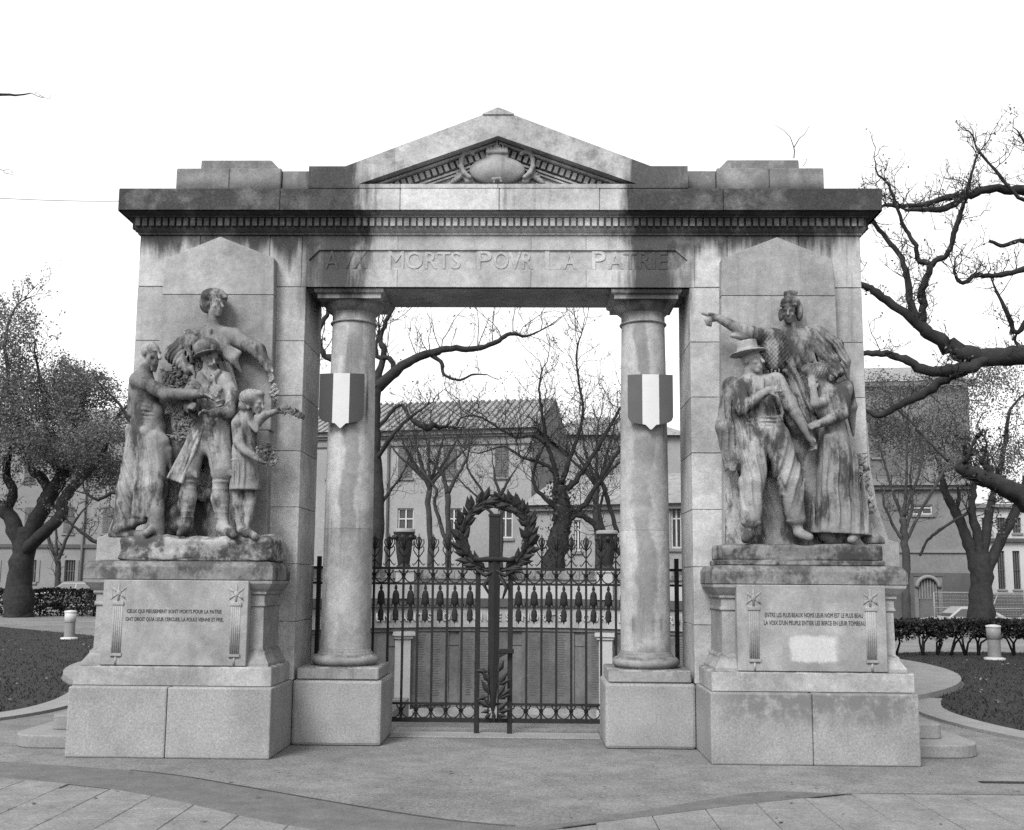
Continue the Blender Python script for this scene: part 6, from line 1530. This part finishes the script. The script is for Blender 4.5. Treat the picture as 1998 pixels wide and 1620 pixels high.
t.limb([(2200, 600, Y+1), (2080, 520, Y+1.2), (2000, 470, Y+1.2), (1960, 480, Y+1.2), (1930, 470, Y+1.2)], [9, 7, 5, 4, 3], 7)
t.twigs(7.0, .48, .009, .004, 2, .10, .045, which=range(1, 13), up=.35)
t.done()
# second near trunk limb, lower right, ivy-covered
Y = 11.0
t = Tree('plane_tree', 'rough dark lopped limb of a second plane tree low beside the forked tree', P(2160, 1300, Y), M['bark'], seed=5)
t.limb([(2150, 1332, Y), (2140, 1200, Y), (2110, 1090, Y)], [46, 40, 36], 10)
t.limb([(2115, 1100, Y), (2050, 1010, Y), (1998, 972, Y), (1955, 948, Y), (1915, 932, Y), (1885, 918, Y), (1872, 908, Y)], [34, 24, 20, 17, 15, 13, 10], 10)
t.limb([(1940, 945, Y), (1928, 915, Y), (1915, 900, Y), (1922, 890, Y)], [9, 6, 5, 3], 6)
t.limb([(2110, 1090, Y), (2130, 900, Y), (2090, 760, Y), (2020, 700, Y)], [30, 22, 14, 8], 8)
t.twigs(2.2, .8, .016, .006, 1, .4, .11, which=(1, 2, 3))
t.cloud(1925, 925, Y, 60, 26, .5, 46, .10)
t.done(M['leaf_dark'])

# old plane tree at left
Y = 30.0
t = Tree('plane_tree', 'old leafy plane tree with stout forked trunk in front of the long pale house', P(35, 1200, 31), M['bark'], seed=7)
t.limb([(36, 1208, Y), (38, 1150, Y), (45, 1085, Y), (50, 1028, Y)], [30, 25, 22, 16], 12)
t.limb([(46, 1075, Y), (80, 1000, Y), (100, 962, Y), (122, 932, Y), (140, 895, Y), (142, 850, Y), (160, 790, Y)], [17, 15, 14, 13, 10, 7, 4], 8)
t.limb([(48, 1075, Y), (98, 1028, Y-1), (121, 1003, Y-1), (120, 982, Y-1), (145, 948, Y-1), (190, 900, Y-1), (220, 840, Y-1)], [14, 12, 11, 11, 9, 6, 3], 8)
t.limb([(46, 1070, Y), (18, 1008, Y), (-12, 985, Y), (-60, 960, Y)], [17, 15, 14, 9], 8)
t.limb([(-12, 990, Y), (18, 985, Y+.5), (26, 955, Y+.5), (12, 928, Y+.5), (20, 880, Y)], [12, 10, 9, 8, 4], 8)
t.limb([(98, 965, Y), (80, 930, Y), (62, 918, Y), (40, 860, Y), (30, 780, Y)], [11, 9, 8, 5, 3], 8)
t.limb([(124, 932, Y), (102, 900, Y), (86, 882, Y), (90, 800, Y), (70, 700, Y)], [9, 8, 6, 4, 2], 8)
t.limb([(140, 895, Y), (200, 850, Y+1), (240, 800, Y+1), (280, 770, Y+1)], [6, 5, 3, 2], 6)
t.limb([(40, 860, Y), (20, 760, Y), (10, 660, Y), (30, 600, Y)], [5, 4, 3, 2], 6)
t.twigs(2.6, 1.4, .018, .007, 2, .8, .10, which=range(1, 9), frac=(.4, 1), up=.5)
for a_ in ((55, 775, 30, 150, 95, 3.0, 330), (20, 850, 29, 130, 70, 3, 160), (150, 850, 29, 110, 60, 3, 170), (10, 650, 30, 75, 75, 2.5, 90), (170, 760, 30, 70, 40, 2, 60), (200, 920, 31, 60, 50, 2, 70)): t.cloud(*a_[:6], int(a_[6]*27), .10)
t.done()
# slim tree in front of the left house
Y = 40
t = Tree('young_tree', 'slim forked bare tree between old plane tree and hedge', P(113, 1160, Y), M['bark_far'], seed=9)
t.limb([(113, 1168, Y), (113, 1120, Y), (113, 1092, Y)], [6, 5.5, 5], 7); t.limb([(113, 1095, Y), (98, 1062, Y), (88, 1030, Y), (70, 1010, Y)], [4, 3, 2.5, 1.5], 6); t.limb([(113, 1095, Y), (128, 1055, Y), (148, 1015, Y), (172, 985, Y)], [4, 3, 2.5, 1.5], 6)
t.limb([(110, 1090, Y), (110, 1040, Y), (106, 1000, Y)], [3, 2, 1.5], 6); t.twigs(1.2, 1.0, .02, .009, 1, .1, .14, up=.6); t.done()
# dark limb hanging left of pier
Y = 20
t = Tree('bare_tree', 'bare tree behind the soldier group with one low bent branch', P(262, 1230, Y), M['bark'], seed=10)
t.limb([(300, 1236, Y), (298, 1100, Y), (285, 980, Y), (290, 860, Y)], [14, 12, 11, 9], 8); t.limb([(287, 1000, Y), (255, 985, Y), (225, 960, Y), (190, 975, Y), (165, 958, Y)], [6, 5, 4, 3, 2], 6); t.limb([(287, 1080, Y), (225, 1060, Y), (190, 1058, Y), (160, 1040, Y), (135, 1020, Y)], [5, 4.5, 4, 3, 2], 6)
t.limb([(290, 880, Y), (240, 800, Y), (215, 770, Y)], [6, 3, 2], 6); t.twigs(3.2, 1.0, .014, .007, 2, .25, .09, which=(1, 2, 3)); t.done()

# bare plane behind the left column, limb across the gateway
Y = 20.0
t = Tree('plane_tree', 'bare plane tree behind the column, one long limb crossing the gateway sky', P(738, 1200, Y), M['bark'], seed=12)
t.limb([(728, 1238, Y), (732, 1100, Y), (738, 1000, Y), (733, 900, Y), (730, 820, Y), (735, 752, Y)], [14, 13, 12.5, 11.5, 11, 11], 10)
t.limb([(735, 757, Y), (770, 726, Y), (803, 703, Y), (838, 690, Y), (880, 680, Y), (930, 681, Y), (968, 668, Y), (995, 652, Y), (1025, 656, Y+.2), (1055, 645, Y+.3)], [12, 10, 9, 8, 6.5, 5.5, 5, 4, 2.5, 1.5], 8)
t.limb([(835, 690, Y), (860, 706, Y), (866, 730, Y), (895, 742, Y), (920, 732, Y), (950, 731, Y)], [5, 4, 3, 2.5, 2, 1.2], 6)
t.limb([(733, 760, Y), (690, 725, Y), (655, 700, Y), (630, 690, Y), (622, 650, Y), (640, 610, Y)], [12, 9, 7, 6, 5, 4], 7)
t.limb([(735, 750, Y), (748, 690, Y), (742, 660, Y), (758, 620, Y), (775, 585, Y), (790, 560, Y)], [8, 6, 5, 4, 3, 2], 7)
t.limb([(770, 726, Y), (760, 700, Y), (735, 695, Y), (740, 640, Y)], [6, 5, 4, 2], 6)
t.limb([(733, 900, Y), (765, 850, Y-.5), (800, 815, Y-.5), (835, 790, Y-.5)], [5, 4, 3, 1.5], 6)
t.limb([(733, 1000, Y), (760, 960, Y), (775, 940, Y), (790, 915, Y)], [4, 3, 2, 1.5], 6)
t.limb([(734, 840, Y), (780, 790, Y), (800, 815, Y), (830, 835, Y), (848, 830, Y)], [4, 3, 4, 7, 6], 6)
t.twigs(2.4, 1.6, .016, .007, 1, .04, .10, which=(1, 3, 4, 5), up=1.1, spread=.6); t.twigs(2.0, 1.0, .012, .006, 2, .08, .08, which=(1, 3, 4, 6, 7, 8)); t.twigs(1.2, .7, .012, .006, 1, .05, .1, which=(2, 6, 7))
t.done()
# ivy-clad tree at the right of the wreath
Y = 25.0
t = Tree('plane_tree', 'spreading tree with dark ivy-clad trunk and sparse leaves seen through gateway', P(1070, 1200, Y), M['bark'], seed=14)
t.limb([(1068, 1225, Y), (1078, 1110, Y), (1090, 1060, Y), (1098, 1000, Y), (1090, 950, Y)], [22, 21, 19, 18, 15], 10)
t.limb([(1092, 965, Y), (1080, 905, Y), (1066, 862, Y), (1058, 810, Y), (1052, 760, Y), (1058, 720, Y)], [7, 5, 3.6, 2.8, 2.2, 1.5], 7)
t.limb([(1066, 866, Y), (1040, 851, Y), (1005, 853, Y), (965, 830, Y), (930, 812, Y), (900, 815, Y)], [3.6, 2.8, 2.4, 2, 1.6, 1.2], 6)
t.limb([(1098, 965, Y), (1130, 930, Y), (1160, 885, Y), (1188, 835, Y), (1215, 790, Y), (1240, 750, Y)], [7, 5.5, 4.2, 3.4, 2.6, 2], 7)
t.limb([(1088, 930, Y), (1062, 906, Y), (1020, 893, Y), (985, 872, Y), (950, 880, Y)], [4.2, 3.2, 2.6, 2, 1.4], 6)
t.limb([(1096, 945, Y), (1112, 895, Y), (1128, 850, Y), (1138, 800, Y), (1130, 750, Y), (1125, 690, Y), (1135, 650, Y)], [6, 4.4, 3.4, 2.8, 2.2, 1.8, 1.2], 7)
t.limb([(1104, 1010, Y), (1140, 985, Y), (1172, 935, Y), (1200, 890, Y), (1240, 850, Y)], [7, 5.6, 4.2, 3.4, 2.6], 7)
t.limb([(1108, 1012, Y), (1135, 1005, Y), (1160, 1025, Y), (1178, 1045, Y), (1170, 1000, Y), (1178, 960, Y)], [7, 6, 6, 6, 3, 2], 7)
t.limb([(1085, 990, Y), (1050, 960, Y), (1040, 930, Y), (1052, 890, Y)], [5, 4, 3, 2], 6)
t.limb([(1165, 1020, Y), (1195, 1060, Y), (1215, 1085, Y)], [5, 5, 5], 6)
t.limb([(1172, 935, Y), (1188, 985, Y), (1205, 1040, Y)], [4, 4, 4], 6)
t.twigs(5.0, 1.7, .014, .007, 2, .14, .075, which=range(1, 9), up=.5)
for k in range(46):    # ivy tufts on the trunk
    q = random.choice(t.limbs[0][0][8:]); 
    for j in range(16): t.leafq(q+np.array([t.r.gauss(0, .26), t.r.gauss(-.1, .2), t.r.gauss(0, .3)]), .12)
for a_ in ((1090, 740, 25, 130, 70, 2, 90), (1000, 840, 25, 130, 60, 2, 150), (1160, 800, 25, 70, 90, 2, 130), (930, 845, 26, 100, 40, 2, 90)): t.cloud(*a_[:6], a_[6], .06)
t.done(mat_leaf('ivy_leaf', .04, .6))
# slim trees in front of the central house
Y = 28.0
t = Tree('young_tree', 'slim crooked bare tree just beside the wreath before the house', P(878, 1200, Y), M['bark_far'], seed=16)
t.limb([(880, 1218, Y), (876, 1110, Y), (874, 1020, Y), (873, 962, Y)], [6, 6, 5, 5], 7)
t.limb([(873, 962, Y), (866, 932, Y), (850, 908, Y), (836, 893, Y), (834, 870, Y)], [4.5, 3.5, 3, 2.5, 1.5], 6); t.limb([(873, 962, Y), (888, 935, Y), (902, 910, Y), (912, 893, Y), (915, 870, Y)], [4.5, 3.5, 3, 2.5, 1.5], 6)
t.limb([(878, 1080, Y), (862, 1030, Y), (848, 985, Y), (850, 955, Y), (828, 925, Y), (818, 900, Y), (815, 890, Y)], [5, 4, 3.5, 3, 2.5, 2, 1.2], 6)
t.twigs(4.5, 1.3, .011, .006, 2, .06, .07, which=(1, 2, 3), up=.6); t.done()
t = Tree('young_tree', 'slim bare sapling rising behind the top of the wreath', P(978, 1200, Y+1), M['bark_far'], seed=18); Y = 29.0
t.limb([(980, 1215, Y), (978, 1100, Y), (978, 1010, Y), (977, 968, Y)], [5, 4.5, 4, 4], 7); t.limb([(977, 968, Y), (966, 935, Y), (964, 915, Y)], [3, 2.5, 1.5], 6); t.limb([(977, 968, Y), (990, 940, Y), (1000, 925, Y)], [3, 2.5, 1.5], 6); t.limb([(978, 1020, Y), (945, 985, Y), (942, 960, Y), (915, 920, Y), (910, 895, Y)], [3, 2.5, 2.5, 2, 1.2], 6); t.limb([(945, 978, Y), (925, 965, Y), (895, 935, Y)], [2.5, 2, 1.2], 6)
t.twigs(4.5, 1.2, .011, .006, 2, .06, .07, which=(1, 2, 3, 4), up=.6); t.done()
for (px_, Y, sd0, lab) in ((838, 33.0, 41, 'fine-twigged bare tree close against the house front, beside the drainpipe'), (1165, 31.0, 43, 'fine-twigged bare tree standing against the low outbuilding')):
    t = Tree('bare_tree', lab, P(px_, 1200, Y), M['bark_far'], seed=sd0)
    t.limb([(px_, 1205, Y), (px_+2, 1080, Y), (px_-2, 980, Y), (px_, 930, Y)], [7, 6, 5.5, 5], 7)
    for k in range(7):
        a_ = -70+k*23; dx = math.sin(math.radians(a_)); dz = math.cos(math.radians(a_)); y0 = 960-abs(3-k)*4
        t.limb([(px_, y0, Y), (px_+dx*30, y0-25-dz*18, Y+.3*(k % 3-1)), (px_+dx*62, y0-40-dz*50, Y+.5*(k % 3-1)), (px_+dx*85+4, y0-50-dz*88, Y+.6*(k % 3-1))], [4, 3, 2, 1.2], 6)
    t.twigs(4.5, 1.5, .012, .006, 2, .10, .07, which=range(1, 8), up=.7); t.done()
# forked tree at right
Y = 27.0
t = Tree('forked_tree', 'forked vase-shaped tree with dark trunk behind the silver saloon', P(1915, 1225, Y), M['bark'], seed=20)
t.limb([(1918, 1236, Y), (1916, 1160, Y), (1914, 1080, Y)], [25, 22, 15], 10)
t.limb([(1912, 1130, Y), (1890, 1062, Y), (1872, 1015, Y), (1852, 975, Y), (1840, 948, Y), (1832, 900, Y)], [12, 10, 9, 8, 6, 4], 8)
t.limb([(1912, 1100, Y), (1908, 1045, Y), (1896, 1000, Y), (1900, 940, Y), (1880, 860, Y)], [11, 9, 7, 5, 3], 8)
t.limb([(1918, 1130, Y), (1950, 1060, Y), (1975, 1010, Y), (1995, 960, Y), (2010, 900, Y)], [12, 10, 9, 7, 5], 8)
t.limb([(1918, 1095, Y), (1925, 1030, Y), (1935, 975, Y), (1955, 900, Y), (1970, 800, Y)], [10, 8, 7, 5, 3], 8)
t.limb([(1862, 1000, Y), (1872, 975, Y), (1868, 950, Y)], [5, 4, 2], 6)
t.limb([(1890, 1000, Y), (1840, 1030, Y-2), (1810, 1055, Y-2), (1795, 1085, Y-2)], [3, 3, 2.5, 2.5], 6)
t.twigs(2.2, 1.6, .022, .009, 2, .5, .085, which=(1, 2, 3, 4), frac=(.45, 1), up=.6)
for a_ in ((1790, 850, 27, 120, 80, 2.5, 150), (1740, 800, 27, 60, 60, 2, 60), (1900, 780, 28, 110, 60, 2.5, 90), (1950, 880, 28, 60, 70, 2.5, 50), (1760, 760, 28, 90, 40, 2, 50), (1960, 720, 29, 70, 50, 2, 40), (1850, 900, 27, 70, 30, 2, 50)): t.cloud(*a_[:6], int(a_[6]*26), .085)
t.done()
Y = 22.0
t = Tree('young_tree', 'multi-stemmed bare sapling between the pier and the grey town house', P(1768, 1200, Y), M['bark_far'], seed=22)
t.limb([(1770, 1242, Y), (1768, 1150, Y), (1766, 1060, Y), (1762, 1010, Y)], [8, 7.5, 7, 6], 7)
for q in ([(1762, 1012, Y), (1742, 960, Y), (1725, 900, Y), (1710, 850, Y)], [(1763, 1008, Y), (1768, 950, Y), (1770, 880, Y), (1772, 800, Y)], [(1764, 1010, Y), (1785, 950, Y), (1800, 890, Y), (1790, 830, Y)], [(1766, 1030, Y), (1780, 990, Y), (1776, 930, Y), (1784, 860, Y)], [(1764, 1060, Y), (1745, 1030, Y), (1725, 985, Y)]): t.limb(q, [3.5, 2.8, 2, 1.2][:len(q)], 6)
t.limb([(1850, 900, Y), (1810, 860, Y), (1770, 815, Y), (1735, 790, Y)], [3, 3, 2.5, 2], 6); t.limb([(1766, 1060, Y), (1790, 1010, Y), (1850, 905, Y)], [3, 3, 3], 6)
t.twigs(3.5, 1.1, .012, .006, 2, .15, .08, which=range(1, 6), up=.6); t.done()
# tree whose twig tips show at the top left
Y = 14.0
t = Tree('bare_tree', 'bare tree outside the picture, twig tips hanging over the old plane tree', P(-420, 1300, Y), M['bark'], seed=24)
t.limb([(-420, 1310, Y), (-410, 900, Y), (-380, 500, Y)], [40, 34, 24], 9); t.limb([(-385, 520, Y), (-250, 300, Y), (-120, 200, Y), (-40, 185, Y), (30, 186, Y), (60, 182, Y)], [18, 12, 7, 4, 2, 1], 7); t.limb([(-250, 300, Y), (-100, 300, Y), (-20, 330, Y)], [8, 4, 1.5], 6)
t.twigs(1.5, .5, .010, .005, 1, .25, .07, which=(1, 2), frac=(.5, 1)); t.done()

# seedling growing on the attic
Y = .2
wd = empty('seedling', P(1548, 306, Y)); tag(wd, 'tiny leafless seedling growing on the attic above the farmer group', 'plant')
mb = MB(); mb.tube([P(1549, 309, Y), P(1550, 295, Y), P(1549, 288, Y)], .006, 5); mb.tube([P(1549, 288, Y), P(1542, 268, Y), P(1530, 255, Y), P(1512, 244, Y)], [.005, .004, .003, .002], 4); mb.tube([P(1549, 288, Y), P(1560, 270, Y), P(1570, 262, Y), P(1580, 245, Y)], [.005, .004, .003, .002], 4)
mb.tube([P(1566, 325, Y), P(1572, 318, Y), P(1574, 310, Y)], .003, 4)
mb.build('stem', M['bark'], wd)

# ------------------------------------------------------------------ hedges
def hedge(label, pts, w_, z0, z1, n, seed, stems=0, lsz=.07):
    h_ = empty('hedge', (*pts[0], 0)); tag(h_, label, 'hedge'); r = random.Random(seed); mb = MB(); sm_ = MB()
    L = [math.dist(a, b) for a, b in zip(pts[:-1], pts[1:])]; T_ = sum(L)
    def at(t):
        for l, a, b in zip(L, pts[:-1], pts[1:]):
            if t <= l: return np.array([a[0]+(b[0]-a[0])*t/l, a[1]+(b[1]-a[1])*t/l]), np.array([-(b[1]-a[1]), b[0]-a[0]])/l
            t -= l
        return np.array(pts[-1]), np.array([0, 1.])
    for k in range(n):
        p, nn = at(r.random()*T_); u = r.uniform(-1, 1); v = r.random()
        if r.random() < .7: # shell
            if r.random() < .45: v = 1-abs(r.gauss(0, .05))
            else: u = (1 if r.random() < .5 else -1)*(1-abs(r.gauss(0, .12)))
        lump = noise.noise(Vector((p[0]*.9, p[1]*.9, seed)))
        gap = noise.noise(Vector((p[0]*2.2, p[1]*2.2, seed+5)))
        if z0 > .15 and v < .35+.5*max(0, gap): continue
        z = z0+(z1-z0)*v*(1+.08*lump)+r.gauss(0, .03); c = np.array([*(p+nn*u*w_*.5*(1+.15*lump)), z])
        a = np.array([r.gauss(0, 1) for _ in range(3)]); a /= np.linalg.norm(a); b_ = np.cross(a, [r.gauss(0, 1) for _ in range(3)]); b_ /= np.linalg.norm(b_)+1e-9; s_ = lsz*r.uniform(.6, 1.3)
        mb.add([c-a*s_*.5, c+b_*s_*.35, c+a*s_*.5, c-b_*s_*.35], [(0, 1, 2, 3)])
    tag(mb.build('foliage', M['leaf_dark'], h_), kind='stuff')
    for k in range(stems):
        p, nn = at((k+.5+r.uniform(-.3, .3))*T_/stems); b0 = np.array([*(p+nn*r.gauss(0, .05)), 0])
        for j in range(3): sm_.tube([b0, b0+np.array([r.gauss(0, .08), r.gauss(0, .06), z1*.4]), b0+np.array([r.gauss(0, .22), r.gauss(0, .12), z1*.85])], [.03, .022, .012], 5)
    if stems: tag(sm_.build('stems', M['bark'], h_), kind='stuff')
hr = [tuple(G(px, 1290)[:2]) for px in (1735, 1800, 1900, 1998)]; hr = [(x, 12.6+.15*i) for i, (x, y) in enumerate([(P(px, 1250, 12.6)[0], 0) for px in (1650, 1790, 1900, 2200)])]
hedge('leggy evergreen hedge with gaps at its foot in front of the silver saloon', hr, .66, .20, .76, 19000, 4, 17, .08)
hl = [(P(px, 1180, 31.5)[0], 31.5) for px in (-120, 20, 190, 330)]
hedge('clipped evergreen hedge behind the old plane tree trunk', hl, .8, .0, 1.05, 7000, 6, 10, .12)
